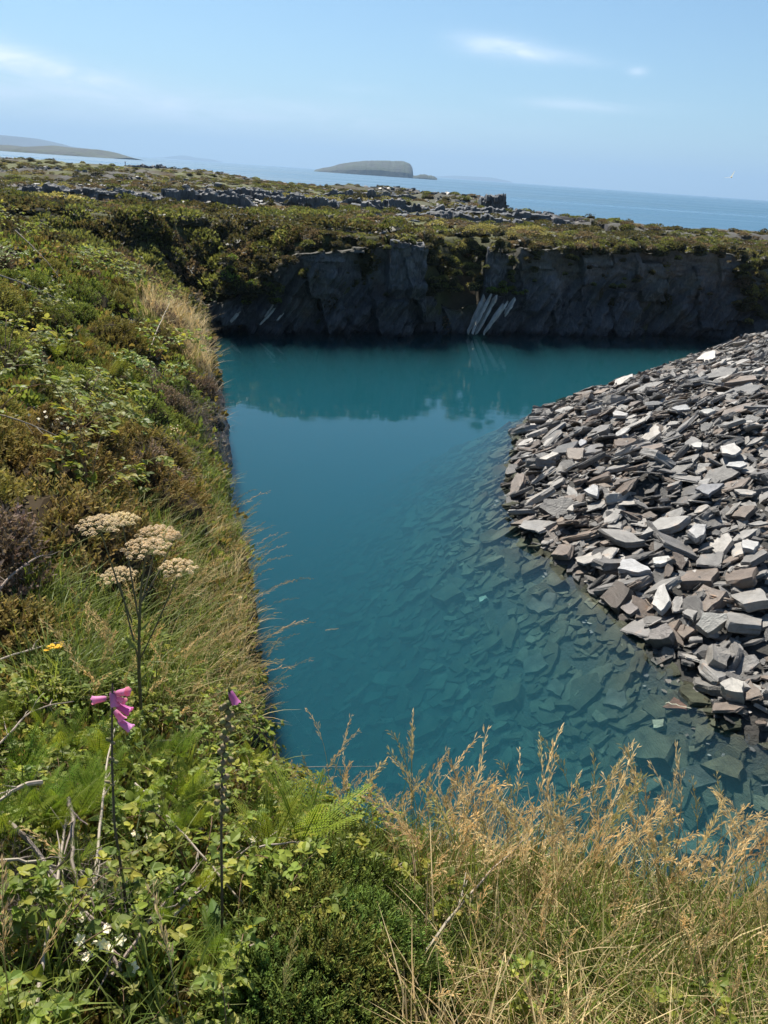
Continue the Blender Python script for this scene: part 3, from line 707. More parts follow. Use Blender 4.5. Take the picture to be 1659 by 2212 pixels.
# upturned bright ribs of slate at the foot of the far wall
def ribs():
    def rib(p0, p1, wdt, thick, label):
        a = aty(*p0[:2], p0[2]); bb = aty(*p1[:2], p1[2]); d = unit(bb-a); L = np.linalg.norm(bb-a)
        g = Geo(); rr_ = np.random.default_rng(int(p0[0]*7+p0[1])); m_ = 9; xs_ = np.linspace(-.52, .52, m_)*L; w2 = wdt*np.array([.75, .9, 1, 1, 1, 1, .95, .9, .7])*rr_.uniform(.7, 1.25, m_); t2 = thick*np.array([.8, .9, 1, 1, 1, 1, .9, .9, .8])
        Vr = np.stack([np.stack([xs_+sy*wdt*.5+rr_.normal(0, .05, m_), sy*w2*.6+rr_.normal(0, .025, m_), sz*t2*.5], 1) for sy, sz in ((-1, -1), (1, -1), (1, 1), (-1, 1))], 1).reshape(-1, 3)
        ii = np.arange(m_-1)[:, None]*4; jj = np.arange(4)[None]; g.add(Vr, np.concatenate([np.stack([ii+jj, ii+(jj+1) % 4, ii+4+(jj+1) % 4, ii+4+jj], -1).reshape(-1, 4), [[3, 2, 1, 0]], [[4*m_-4, 4*m_-3, 4*m_-2, 4*m_-1]]]), None, (.40, .385, .35))
        nrm = unit(np.cross(d, np.cross(np.array([-.55, -.28, .8]), d)))
        R = np.stack([d, np.cross(nrm, d), nrm], 1)
        o = obj('slate_rib', g, M_SLATE); M = Matrix(R).to_4x4(); M.translation = Vector((a+bb)/2); o.matrix_world = M
        tag(o, label, 'rock rib', 'upturned slate ribs at the foot of the quarry wall')
    G = 'slanting pale slate rib in the far water'
    yb = 44.0
    rib((1012, 716, yb-.5), (1046, 642, yb+.3), .20, .16, G+', leftmost and widest')
    rib((1020, 717, yb-.8), (1060, 640, yb+.1), .13, .14, G+', second from the left')
    rib((1030, 716, yb-.5), (1072, 642, yb+.2), .20, .14, G+', third along')
    rib((1047, 717, yb-.7), (1086, 660, yb-.1), .19, .14, G+', fourth along')
    rib((1058, 705, yb-.6), (1097, 652, yb), .10, .12, G+', thin one against the dark wall')
    rib((1090, 680, yb-.1), (1112, 646, yb+.6), .20, .14, 'short slanting slate rib high under the green bush')
    rib((563, 700, 40.0), (592, 668, 40.5), .10, .10, 'thin slanting rib by the left corner of the far wall, lower one')
    rib((600, 690, 40.2), (628, 655, 40.8), .09, .09, 'thin slanting rib left of the dark wall, near the ferns')
    rib((575, 680, 40.2), (600, 640, 40.9), .08, .09, 'slanting rib at the left corner, upper one')
    rib((500, 690, 39.8), (520, 665, 40.2), .30, .16, 'pale broken slab in the left corner above the water')
ribs()

# bits afloat or standing in the shallows
def floater(u, v, L, label, z=.0, c=(.30, .26, .18), up=.0, rad=.008, yaw=.3, cat='driftwood', name='floating_twig'):
    p = atz(u, v, z); r = np.random.default_rng(int(u)); g = Geo(); n = 8; t = np.linspace(-.5, .5, n)
    P = np.stack([t*L*math.cos(yaw), t*L*math.sin(yaw), (t+.5)*up+.004+0*t], 1)+r.normal(0, .006, (n, 3))
    a_ = np.gradient(P, axis=0); s = np.cross(a_, [0, 0, 1.0]); s /= np.linalg.norm(s, axis=1)[:, None]+1e-9; w = rad*np.linspace(1, .6, n)[:, None]
    V = np.stack([P-s*w, P+[0, 0, 1]*w, P+s*w, P-[0, 0, 1]*w], 1).reshape(-1, 3); i = np.arange(n-1)[:, None]*4; j = np.arange(4)[None]
    g.add(V, np.concatenate([np.stack([i+j, i+(j+1) % 4, i+4+(j+1) % 4, i+4+j], -1).reshape(-1, 4), [[3, 2, 1, 0]], [[4*n-4, 4*n-3, 4*n-2, 4*n-1]]]), None, c)
    o = obj(name, g, M_SLATE); o.location = Vector(p); tag(o, label, cat)
floater(717, 1360, .26, 'small pale twig floating alone in the middle of the pool', rad=.014, c=(.42, .38, .26))
floater(672, 1427, .10, 'tiny scrap floating left of the pale twig', rad=.010, c=(.36, .32, .24))
floater(1462, 1535, .5, 'thin straight pale stick poking out of the shallows over the reddish slab', c=(.55, .55, .42), up=.22, yaw=-1.0, rad=.010)

# ------------------------------------------------------------------ plant shapes
OL = np.array
def jit(c, r, a=.18): return np.clip(OL(c)*(1+r.uniform(-a, a))+r.uniform(-.008, .008, 3), .003, 1)
def blob(g, R, H, seed, c, nu=14, nv=7):
    th = np.linspace(0, 2*math.pi, nu, endpoint=False); ph = np.linspace(0, math.pi/2, nv)
    V = []
    for p in ph:
        for t in th:
            k = .62+.4*vnoise(np.array([t*1.3+seed]), np.array([p*2.2]), seed)[0]; V.append((R*k*math.cos(t)*math.cos(p), R*k*math.sin(t)*math.cos(p), H*k*math.sin(p)-.04))
    i = np.arange(nv-1)[:, None]*nu; j = np.arange(nu)[None]; Q = np.stack([i+j, i+(j+1) % nu, i+nu+(j+1) % nu, i+nu+j], -1).reshape(-1, 4)
    g.add(V, Q, None, c)
def heather(seed, R=.42, H=.34, N=420, cols=((.080, .078, .022), (.105, .080, .030), (.060, .068, .022)), leaves=11, slen=.15, lw=.006):
    r = np.random.default_rng(seed); g = Geo(); blob(g, R, H, seed, (.06, .048, .03))
    VV, CC = [], []
    for k in range(N):
        a = r.uniform(0, 6.283); q = math.sqrt(r.random()); el = math.acos(q*.98)
        rr = .72+.42*vnoise(np.array([math.cos(a)*q*2.5+seed]), np.array([math.sin(a)*q*2.5]), seed)[0]
        tip = np.array([R*rr*math.cos(a)*q, R*rr*math.sin(a)*q, H*rr*math.sqrt(max(0, 1-q*q))+.03*r.random()])
        d = unit(np.array([math.cos(a)*q*.7, math.sin(a)*q*.7, .9])+r.normal(0, .22, 3)); L = slen*r.uniform(.6, 1.25)
        c = jit(cols[int(r.integers(len(cols)))], r, .25)
        base = tip-d*L
        x = unit(np.cross(d, r.normal(size=3))); y = np.cross(d, x)
        m = leaves
        f = np.linspace(.05, 1, m)+r.uniform(-.02, .02, m)
        ang = np.arange(m)*2.4+a
        cen = base[None]+d[None]*(f*L)[:, None]
        out = np.cos(ang)[:, None]*x+np.sin(ang)[:, None]*y
        ll = (.030*(1.15-.55*f))[:, None]*slen/.15
        tipv = cen+out*ll*.8+d*ll*.9
        sd_ = np.cross(out, d)*lw
        VV.append(np.stack([cen-sd_, cen+sd_, tipv+sd_*.5, tipv-sd_*.5], 1).reshape(-1, 3))
        cc = c[None]*(.55+.65*f[:, None]); CC.append(np.repeat(cc, 4, 0))
        w = .0022
        VV.append(np.array([base-x*w, base+x*w, tip+x*w*.5, tip-x*w*.5])); CC.append(np.repeat((c*.6)[None], 4, 0))
    V = np.concatenate(VV); g.add(V, np.arange(len(V)).reshape(-1, 4), None, np.concatenate(CC)); return g
def leafy_bush(seed, R, H, N, size, cols, hull=(.03, .03, .014), up=.5):
    """lumpy bush of small creased leaves for things seen from 20 m and more"""
    r = np.random.default_rng(seed); g = Geo(); blob(g, R, H, seed, hull, 12, 6)
    a = r.uniform(0, 6.283, N); q = np.sqrt(r.random(N)); rr = .66+.5*vnoise(np.cos(a)*q*2.2+seed, np.sin(a)*q*2.2, seed)+r.uniform(-.08, .06, N)
    P = np.stack([R*rr*np.cos(a)*q, R*rr*np.sin(a)*q, H*rr*np.sqrt(1-q*q*.98)], 1)
    d = P/np.array([R, R, H])+r.normal(0, .5, (N, 3))+np.array([0, 0, up]); d /= np.linalg.norm(d, axis=1)[:, None]
    s = np.cross(d, r.normal(size=(N, 3))); s /= np.linalg.norm(s, axis=1)[:, None]
    L = size*r.uniform(.6, 1.4, N)[:, None]; n = np.cross(d, s)
    V = np.stack([P-s*L*.16, P+d*L*.5-s*L*.30+n*L*.08, P+d*L, P+d*L*.5+s*L*.30+n*L*.08], 1).reshape(-1, 3)
    C = OL([jit(cols[int(k)], r, .3) for k in r.integers(0, len(cols), N)])
    g.add(V, np.arange(4*N).reshape(-1, 4), None, np.repeat(C, 4, 0)); return g
def leaflet(g, base, d, nrm, L, W, c, droop=.25, teeth=False):
    d = unit(d); nrm = unit(nrm-d*np.dot(nrm, d)); s = np.cross(d, nrm)
    f = np.array([0, .18, .42, .68, .88, 1.0]); w = np.array([.10, .72, 1.0, .78, .38, 0.0])*W*.5
    mid = base+d*(f*L)[:, None]-nrm*(droop*L*f**2)[:, None]
    e1 = mid+s*w[:, None]+nrm*(w*.38)[:, None]; e2 = mid-s*w[:, None]+nrm*(w*.38)[:, None]
    if teeth:
        e1[1:5:2] += s*W*.05; e2[2:5:2] -= s*W*.05
    V = np.concatenate([mid, e1, e2]); i = np.arange(5)
    Q = np.concatenate([np.stack([i, i+1, i+7, i+6], 1), np.stack([i+12, i+13, i+1, i], 1)])
    cc = np.tile(np.asarray(c), (18, 1)); cc[:6] *= 1.18; g.add(V, Q, None, cc)
BR = ((.155, .205, .034), (.19, .24, .044), (.12, .17, .036), (.27, .28, .055))
def trifol(g, p, d, nrm, L, c):
    s = unit(np.cross(d, nrm)); leaflet(g, p+d*L*.15, d, nrm, L, L*.72, c, .22, True)
    for k in (-1, 1): leaflet(g, p, unit(d*.45+s*k), nrm, L*.8, L*.58, c*.95, .22, True)
def bramble(seed, stems=6, reach=.45, leaf=.055, cols=BR, stemc=(.20, .12, .07), up=.35):
    r = np.random.default_rng(seed); gl, gs = Geo(), Geo()
    for k in range(stems):
        a = r.uniform(0, 6.283); L = reach*r.uniform(.6, 1.25); h = up*r.uniform(.5, 1.1); n = 9
        t = np.linspace(0, 1, n); b = a+r.uniform(-.5, .5)*t
        P = np.stack([L*t*np.cos(b), L*t*np.sin(b), h*np.sin(t*math.pi*.72)*1.1+.01], 1)
        tube(gs, P, np.linspace(.0035, .0016, n), 5, stemc)
        for i in range(1, n):
            for q in range(2 if i > 2 else 1):
                c = jit(cols[int(r.integers(len(cols)))], r, .25)
                d = unit(np.array([math.cos(a+r.uniform(-1.7, 1.7)), math.sin(a+r.uniform(-1.7, 1.7)), r.uniform(-.1, .6)]))
                pet = P[i]+d*r.uniform(.02, .07)+np.array([0, 0, .02]); tube(gs, [P[i], (P[i]+pet)/2+[0, 0, .008], pet], .0009, 3, (.16, .17, .06))
                trifol(gl, pet, d, unit(np.array([r.normal(0, .35), r.normal(0, .35), 1])), leaf*r.uniform(.6, 1.2), c)
    return gl, gs
FERN = ((.16, .24, .030), (.21, .28, .040), (.12, .19, .03))
def frond(seed, L=.42, c=(.13, .2, .035), pairs=18, curl=.5, wide=.34):
    r = np.random.default_rng(seed); g = Geo(); t = np.linspace(0, 1, pairs+4)
    P = np.stack([L*(t-.18*t**2)*math.cos(1.0), 0*t+.02*L*np.sin(t*3+seed), L*(t*math.sin(1.0)-curl*t**2.2*.55)], 1)
    tube(g, P, np.linspace(.0022, .0006, len(P)), 4, OL(c)*.8)
    tn = np.gradient(P, axis=0)
    for i in range(3, len(P)):
        f = (i-3)/pairs; wl = wide*L*.5*min(1, (f*5+.35))*(1-f)**.8+.006*L*5*(1-f)
        T = unit(tn[i]); s0 = np.array([0, 1.0, 0]); up = unit(np.cross(T, s0))
        for sg in (-1, 1):
            cc = jit(c, r, .14); d = unit(s0*sg+T*.38-up*.12); m = max(3, int(9*wl/(wide*L*.5)))
            w = wl/m*.42; sp = np.linspace(.08, 1, m); cen = P[i]+d*(sp*wl)[:, None]+up*(-.10*wl*sp**2)[:, None]
            pd = unit(T-.3*s0*sg*0); ln = (L*.021*(1.1-sp*.85))[:, None]
            for q in (-1, 1):
                a_ = cen-d*w*.8; b_ = cen+d*w*.8; tip = cen+(pd*q*1.0+d*.45)*ln
                V = np.stack([a_, b_, tip+d*w*.3, tip-d*w*.3], 1).reshape(-1, 3); g.add(V, np.arange(len(V)).reshape(-1, 4), None, cc*r.uniform(.9, 1.1))
    return g
def fern_clump(seed, n=6, L=.42, cols=FERN):
    r = np.random.default_rng(seed); g = Geo()
    for k in range(n):
        fr = frond(seed*31+k, L*r.uniform(.65, 1.15), cols[int(r.integers(len(cols)))], 16)
        a = 6.283*k/n+r.uniform(-.5, .5); g.join(fr, (rotm((0, 0, 1), a)@rotm((0, 1, 0), r.uniform(-.35, .3)))[None])
    return g
GRN_C = ((.12, .18, .035), (.16, .21, .05), (.09, .145, .032)); STR_C = ((.57, .475, .28), (.63, .54, .34), (.49, .39, .22), (.38, .35, .18))
def blades(seed, n=40, L=.3, spread=.12, cols=GRN_C, w=.0035, lean=(0, 0), flop=1.0):
    r = np.random.default_rng(seed); g = Geo(); m = 6
    for k in range(n):
        a = r.uniform(0, 6.283); b = r.uniform(0, 6.283); q = spread*math.sqrt(r.random()); l = L*r.uniform(.45, 1.2); bend = r.uniform(.15, .85)*flop
        t = np.linspace(0, 1, m); hx = bend*t**2
        P = np.stack([q*math.cos(a)+l*(hx*math.cos(b)+lean[0]*t**1.5), q*math.sin(a)+l*(hx*math.sin(b)+lean[1]*t**1.5), l*(t-.35*bend*t**2.4)-.02], 1)
        c = jit(cols[int(r.integers(len(cols)))], r, .25)
        ribbon(g, P, w*np.array([1, 1.05, .95, .75, .45, .05])*r.uniform(.7, 1.3), (-math.sin(b), math.cos(b), .2), c*np.linspace(.75, 1.1, m)[:, None])
    return g
def stalk(seed, L=.62, lean=(.1, .0), cols=STR_C, head=.30, dens=26, nod=.25, spike=.0135):
    """one dry grass culm with an open oat-like head"""
    r = np.random.default_rng(seed); g = Geo(); n = 12; t = np.linspace(0, 1, n); c = OL(cols[int(r.integers(len(cols)))])
    b = r.uniform(-.7, .7); dx, dy = lean[0], lean[1]
    P = np.stack([L*(dx*t**1.6+nod*.5*t**4*math.cos(b)), L*(dy*t**1.6+nod*.5*t**4*math.sin(b)), L*(t-.20*nod*t**5)], 1)
    cc = (OL((.16, .17, .06))[None]*(1-t[:, None])+c[None]*t[:, None])
    tube(g, P, np.linspace(.0017, .0008, n), 3, np.repeat(cc, 3, 0))
    for k in range(dens):
        f = 1-head*(k/dens)**.9; i = min(n-2, int(f*(n-1))); q = f*(n-1)-i; p = P[i]*(1-q)+P[i+1]*q; T = unit(P[i+1]-P[i])
        a = r.uniform(0, 6.283); bl = head*L*.26*r.uniform(.2, 1)*(1-.55*(1-k/dens)); x = unit(np.cross(T, (math.cos(a), math.sin(a), .1)))
        d = unit(T*1.25+x*.55+np.array([.08, 0, -.05])); e = p+d*bl
        ribbon(g, [p, (p+e)/2+T*.002, e], [.0004, .0004, .0003], np.cross(d, x), c)
        for s in range(2):
            st = e-d*bl*.35*s; d2 = unit(d+x*r.normal(0, .25)+r.normal(0, .15, 3)); ln = spike*r.uniform(.8, 1.6); y = np.cross(d2, x)
            V = [st, st+d2*ln*.45+x*ln*.11, st+d2*ln, st+d2*ln*.45-x*ln*.11, st+d2*ln*.45+y*ln*.11, st+d2*ln*.45-y*ln*.11]
            g.add(V, [[0, 1, 2, 3], [0, 4, 2, 5]], None, jit(c*1.08, r, .15))
    return g
def twig(seed, L=.5, rad=.004, c=(.33, .27, .21), kink=.35, sub=4):
    r = np.random.default_rng(seed); g = Geo(); n = 9; d = np.array([1.0, 0, .1]); P = [np.zeros(3)]
    for k in range(n-1):
        d = unit(d+r.normal(0, kink*.5, 3)*np.array([.5, 1, .7])); P.append(P[-1]+d*L/(n-1))
    P = OL(P); tube(g, P, np.linspace(rad, rad*.4, n), 6, jit(c, r, .1))
    for k in range(sub):
        i = int(r.integers(2, n-1)); d = unit(P[i]-P[i-1]+r.normal(0, .6, 3)); l = L*r.uniform(.12, .4)
        tube(g, [P[i], P[i]+d*l*.5+r.normal(0, .01, 3), P[i]+d*l+r.normal(0, .02, 3)], [rad*.6, rad*.4, rad*.2], 5, jit(c, r, .1))
    return g
def twig_mass(seed, n, R, L, c, rad=.0012):
    """tangle of fine dead heather twigs"""
    r = np.random.default_rng(seed); g = Geo()
    for k in range(n):
        a = r.uniform(0, 6.283); q = R*math.sqrt(r.random())*.7; d = unit(np.array([math.cos(a)*.6, math.sin(a)*.6, 1.0])+r.normal(0, .35, 3)); p = np.array([q*math.cos(a), q*math.sin(a), 0.0])
        l = L*r.uniform(.5, 1.1); P = [p, p+d*l*.4+r.normal(0, .02, 3), p+d*l*.75+r.normal(0, .035, 3), p+d*l+r.normal(0, .05, 3)]
        cc = jit(c, r, .25); tube(g, P, [rad*1.6, rad, rad*.8, rad*.5], 3, cc)
        for s in range(5):
            i = int(r.integers(1, 4)); e = P[i]+unit(d+r.normal(0, .6, 3))*l*.3; ribbon(g, [P[i], e], [rad*.8, rad*.4], r.normal(size=3), cc)
    return g

# ------------------------------------------------------------------ vegetation: placed on the real slope
rp = np.random.default_rng(23)
def land_points(n, r0, r1, a0, a1, power=1.0):
    """points spread over the bank, thinning with distance the way its plants do"""
    rr = np.exp(rp.uniform(math.log(r0), math.log(r1), n)) if power else np.sqrt(rp.uniform(r0*r0, r1*r1, n))
    th = np.radians(rp.uniform(a0, a1, n)); x = rr*np.sin(th); y = rr*np.cos(th)
    d, sg, _ = pdist(x, y, EDGE[:, :2]); return x, y, d*sg
def slope_rot(x, y, r, scale=1.0, k=.6, yaw=None):
    nrm = unit(normal_at(x, y)*k+np.array([0, 0, 1-k]))
    return frame_rot(nrm, r.uniform(0, 6.283) if yaw is None else yaw)*scale
def place_mesh(name, me, x, y, R, dz=-.02):
    o = D.objects.new(name, me); COL.objects.link(o); M = Matrix(R).to_4x4(); M.translation = Vector((x, y, T1(x, y)+dz)); o.matrix_world = M; return o

# heather kinds
HK = {
 'olive': ((.19, .19, .06), (.22, .21, .075), (.15, .16, .05)),
 'russet': ((.22, .175, .08), (.21, .175, .07), (.18, .165, .06)),
 'green': ((.15, .19, .05), (.18, .215, .065), (.12, .155, .042)),
 'mauve': ((.22, .175, .165), (.17, .135, .12), (.125, .105, .08))}
heath = {k: [mesh_of('heather_bush', heather(200+i*7+j, R=.42+.04*j, H=.30+.05*j, cols=c), M_HEATH) for j in range(3)] for i, (k, c) in enumerate(HK.items())}
heath_geo = {k: heather(300+i, N=170, leaves=7, lw=.011, slen=.17, cols=c) for i, (k, c) in enumerate(HK.items())}
HL = {'olive': 'dense olive green heather bush growing on the left bank', 'russet': 'brown tipped heather bush growing on the left bank', 'green': 'fresh green heather bush growing on the left bank', 'mauve': 'grey purple dying heather bush near the edge of the left bank'}
def kind_at(u, v, x, y, d):
    """what grows where, read off the photograph: fractions of the slope"""
    n = fbm(np.array([x*.5+7]), np.array([y*.5]), 61, 3)[0]
    if v < 700 and (v-420) < 0.42*u+110 and u < 430: return 'bramble' if n > .40 else 'heather'
    if v > 1060 and v < 1500: return 'grass' if 110 < u else 'heather'
    if v >= 1500: return 'near'
    return 'heather' if n < .62 else 'mixed'
pts = []
x, y, d = land_points(5200, 3.2, 30, -62, 5)
z = terrain(x, y); u, v = proj(np.stack([x, y, z+.2], 1))
for i in range(len(x)):
    if d[i] < .12 or d[i] > 9.5 or y[i] < 2.2 or u[i] < -260 or u[i] > 900 or v[i] > 1620: continue
    kd = kind_at(u[i], v[i], x[i], y[i], d[i])
    gap = {'heather': .50, 'mixed': .62, 'bramble': 1.0, 'grass': 1.1, 'near': 3.0}[kd]*(1+.010*y[i])
    if 'grass' == kd and u[i] > 200: continue
    if all((x[i]-a)**2+(y[i]-b)**2 > gap*gap for a, b, *_ in pts): pts.append((x[i], y[i], d[i], kd, u[i], v[i]))
pts.sort(key=lambda q: q[0]**2+q[1]**2)
heather_pts = pts[:270]; heather_rest = pts[270:]
for n_, (x, y, d, kd, u, v) in enumerate(heather_pts):
    f = fbm(np.array([x*.45]), np.array([y*.45+4]), 67, 3)[0]+rp.normal(0, .05)
    k = 'mauve' if (d < .9 and rp.random() < .45) or rp.random() < .07 else 'russet' if f > .56 else 'olive' if f > .40 else 'green'
    s = rp.uniform(.75, 1.25)*(1.0 if d > .5 else .75)
    o = place_mesh('heather_bush', heath[k][int(rp.integers(3))], x, y, slope_rot(x, y, rp, s), -.05)
    tag(o, HL[k], 'heather', 'heather bushes on the left bank')
hr = Geo()
for (x, y, d, kd, u, v) in heather_rest:
    k = ['olive', 'russet', 'green', 'olive'][int(rp.integers(4))]; hr.join(heath_geo[k], slope_rot(x, y, rp, rp.uniform(.8, 1.3))[None], [(x, y, T1(x, y)-.05)])
if hr.n: tag(obj('heather', hr, M_HEATH), 'mass of heather on the far slope of the bank', 'heather', kind='stuff')

# undergrowth sheet of small leaves, moss tips and litter over the near land
ug = Geo()
mini = [leafy_bush(500+k, .11, .07, 46, .035, c) for k, c in enumerate([((.12, .16, .045), (.17, .21, .06)), ((.12, .10, .04), (.16, .13, .055)), ((.20, .15, .08), (.13, .11, .05)), ((.08, .12, .028), (.16, .21, .05))])]
x, y, d = land_points(15000, .75, 24, -75, 78)
ok = (d > -.55) & (d < 9); x, y = x[ok], y[ok]; z = terrain(x, y); rr_ = np.hypot(x, y)
for k in range(4):
    m = rp.integers(0, 4, len(x)) == k; n = int(m.sum()); sc = (.45+.16*rr_[m])[:, None, None]*.95
    ug.join(mini[k], rots(n, .3, .8, 1.2, rp)*np.minimum(sc, 2.6), np.stack([x[m], y[m], z[m]-.02], 1), rp.uniform(.7, 1.2, (n, 1))*np.ones(3))
tag(obj('undergrowth', ug, M_LEAF), 'low mixed undergrowth covering the bank', 'undergrowth', kind='stuff')

# brambles: tangled clumps, each with leaves and arching stems
import sys
br_mesh = []
for k in range(5):
    gl, gs = bramble(700+k, 8, .42, .050, BR if k < 3 else ((.17, .22, .06), (.22, .25, .08), (.13, .19, .05)))
    br_mesh.append((mesh_of('leaves', gl, M_LEAF), mesh_of('stems', gs, M_STEM)))
def bramble_at(x, y, s, k, label, group='bramble clumps on the bank', dz=0):
    R = slope_rot(x, y, rp, s, .5); o = empty('bramble_clump', (0, 0, 0)); M = Matrix(R).to_4x4(); M.translation = Vector((x, y, T1(x, y)+dz)); o.matrix_world = M
    obj('leaves', br_mesh[k][0], None, o); obj('stems', br_mesh[k][1], None, o); tag(o, label, 'bramble', group); return o
cnt = 0
x, y, d = land_points(9000, 5, 26, -62, 0); z = terrain(x, y); u, v = proj(np.stack([x, y, z+.2], 1)); P_ = []
for i in range(len(x)):
    if cnt >= 100 or d[i] < .6 or u[i] < -150 or u[i] > 470 or d[i] > 9: continue
    kd = kind_at(u[i], v[i], x[i], y[i], d[i])
    if kd == 'bramble': g_ = .72
    elif kd == 'mixed': g_ = 1.7
    elif v[i] < 1100 and v[i] > 850 and u[i] < 170: g_ = .9
    else: g_ = 4.5
    if all((x[i]-a)**2+(y[i]-b)**2 > g_*g_ for a, b in P_):
        P_.append((x[i], y[i])); cnt += 1
        bramble_at(x[i], y[i], rp.uniform(1.0, 1.45), int(rp.integers(3, 5)) if kd == 'bramble' else int(rp.integers(0, 5)),
                   'pale leafy bramble on the upper slope of the left bank' if kd == 'bramble' else 'bramble sprawling between the heather on the left bank', dz=.18)
P_ = []
NEARB = 'leafy bramble tangle in the near left corner'
for k in range(1400):
    u, v = rp.uniform(-160, 1700), rp.uniform(1480, 2420)
    lim = u < 640 or (v > 2020 and u < 1000) or (u < 860 and v < 1960 and v > 1640)
    if u > 850 and rp.random() < .75: continue
    if not lim and not (v > 2080 and rp.random() < .10): continue
    p = hit(u, v)
    if p is None or p[1] < .35: continue
    if u < 440 and 1630 < v < 1880 and rp.random() < .8: continue
    if 560 < u < 850 and v > 1900: continue
    g_ = .20 if u < 640 else .30
    if all((p[0]-a)**2+(p[1]-b)**2 > g_*g_ for a, b in P_) and len(P_) < 130:
        P_.append((p[0], p[1])); bramble_at(p[0], p[1], rp.uniform(.36, .62), int(rp.integers(0, 3)) if rp.random() < .8 else 3, NEARB if u < 640 else 'bramble growing under the dry grass in the foreground', 'bramble clumps in the foreground', dz=-.01)


# ferns
fern_mesh = [mesh_of('fern', fern_clump(800+k, 6, .36), M_LEAF) for k in range(3)]
fern_green = fern_mesh
fern_gold = mesh_of('fern', fern_clump(820, 6, .36, ((.20, .16, .04), (.16, .19, .04), (.24, .14, .05))), M_LEAF)
def fern_at(u, v, s, label, gold=False, group='ferns on the bank', dz=.02):
    p = hit(u, v)
    if p is None: return
    o = place_mesh('fern', fern_gold if gold else fern_mesh[int(rp.integers(3))], p[0], p[1], slope_rot(p[0], p[1], rp, s, .35), dz); tag(o, label, 'fern', group)
for (u, v, s) in [(60, 1770, .75), (150, 1730, .8), (230, 1790, .75), (330, 1760, .8), (110, 1850, .7), (20, 1900, .7), (300, 1850, .7), (400, 1800, .7), (390, 1700, .6), (540, 1730, .8), (590, 1790, .6), (20, 2050, .6), (470, 2160, .6), (350, 2080, .5), (180, 1960, .5), (30, 1640, .6), (440, 2010, .5), (700, 1770, .5)]:
    fern_at(u, v, s*.8, 'green fern growing low among the near brambles', dz=.14, group='ferns in the near left corner')
for k in range(34): fern_at(rp.uniform(-20, 430), rp.uniform(1640, 1900), rp.uniform(.4, .6), 'green fern growing low among the near brambles', dz=.13, group='ferns in the near left corner')
fern_mesh = [mesh_of('fern', fern_clump(830, 7, .36, ((.26, .33, .05), (.22, .30, .05))), M_LEAF)]*3
fern_at(645, 1925, 1.25, 'bright yellow green fern with upright fronds above the dark heather', group=None, dz=.19)
fern_at(585, 1925, .95, 'bright fern left of the upright yellow green fern', group=None, dz=.16)
fern_mesh = fern_green
for (u, v, s, g_) in [(235, 850, 1.6, True), (290, 870, 1.5, False), (340, 700, 1.4, False), (180, 780, 1.3, True), (410, 760, 1.5, False), (300, 640, 1.5, False), (60, 700, 1.3, False), (420, 800, 1.3, False), (120, 800, 1.5, False), (270, 830, 1.4, False), (400, 1010, .9, False)]:
    fern_at(u, v, s, 'golden tinged bracken in a dip of the left bank' if g_ else 'green bracken patch among the heather on the left bank', g_, dz=.15)

# grass: blades and seed heads (nobody could count them)
gb = [blades(600+k, 30, .30, .09, GRN_C, .0034) for k in range(4)]
sb = [blades(620+k, 30, .32, .10, STR_C, .0022, flop=1.2) for k in range(4)]
sb_low = [blades(640+k, 34, .20, .14, STR_C, .0022, flop=2.0) for k in range(3)]
STK = [stalk(650+k, rp.uniform(.42, .66), (rp.uniform(-.05, .25), rp.uniform(-.1, .1)), head=rp.uniform(.24, .36), dens=int(rp.integers(20, 34))) for k in range(14)]
STKR = [stalk(680+k, rp.uniform(.50, .75), (rp.uniform(.35, .75), rp.uniform(-.15, .2)), head=rp.uniform(.28, .4), dens=24, nod=.35) for k in range(10)]
green, straw = Geo(), Geo()
def sow(target, geos, x, y, smin, smax, tilt, yaw_free=True, dz=-.01, tintr=(.8, 1.2), slope=.35):
    x = np.asarray(x); y = np.asarray(y); z = terrain(x, y); kk = rp.integers(0, len(geos), len(x))
    for k in range(len(geos)):
        m = kk == k; n = int(m.sum())
        if not n: continue
        if yaw_free: R = rots(n, tilt, smin, smax, rp)
        else:
            R = np.array([rotm((0, 0, 1), rp.normal(0, .45))@rotm(unit(rp.normal(size=3)*[1, 1, 0]+[1e-4, 0, 0]), rp.normal(0, tilt))*rp.uniform(smin, smax) for _ in range(n)])
        target.join(geos[k], R, np.stack([x[m], y[m], z[m]+dz], 1), rp.uniform(*tintr, (n, 1))*np.ones(3))
def scatter_px(n, fn, u0, u1, v0, v1):
    """n tufts on the ground where fn(u, v) holds, found by looking along rays"""
    xs, ys = [], []
    U = rp.uniform(u0, u1, n); Vv = rp.uniform(v0, v1, n)
    for u, v in zip(U, Vv):
        if rp.random() > fn(u, v): continue
        p = hit(u, v, n=500)
        if p is not None and p[1] > .25: xs.append(p[0]); ys.append(p[1])
    return np.array(xs), np.array(ys)
bankx, banky, bankd = land_points(60000, .7, 20, -70, 80); bz = terrain(bankx, banky); bu, bv = proj(np.stack([bankx, banky, bz], 1))
def pick(mask, n):
    i = np.nonzero(mask & (bankd > -.45))[0]; i = rp.permutation(i)[:n]; return bankx[i], banky[i], bankd[i]
near_r = (bu > 850) & (bv > 1750) & (banky < 4) & (bankx < 4)
x, y, _ = pick(near_r & (bankd < 1.1), 560); sow(green, gb, x, y, .55, 1.0, .2)
x, y, _ = pick(near_r & (bankd < 1.5), 300); sow(straw, sb, x, y, .6, 1.1, .3)
x, y, _ = pick((bu > 1000) & (bv > 1900) & (bankx < 4), 250); sow(straw, sb_low, x, y, .7, 1.2, .5)
x, y, _ = pick((bu > 860) & (bu < 1800) & (bankd < .75) & (bankd > -.35) & (banky < 3.2), 340); sow(straw, STK, x, y, .62, 1.08, .10)
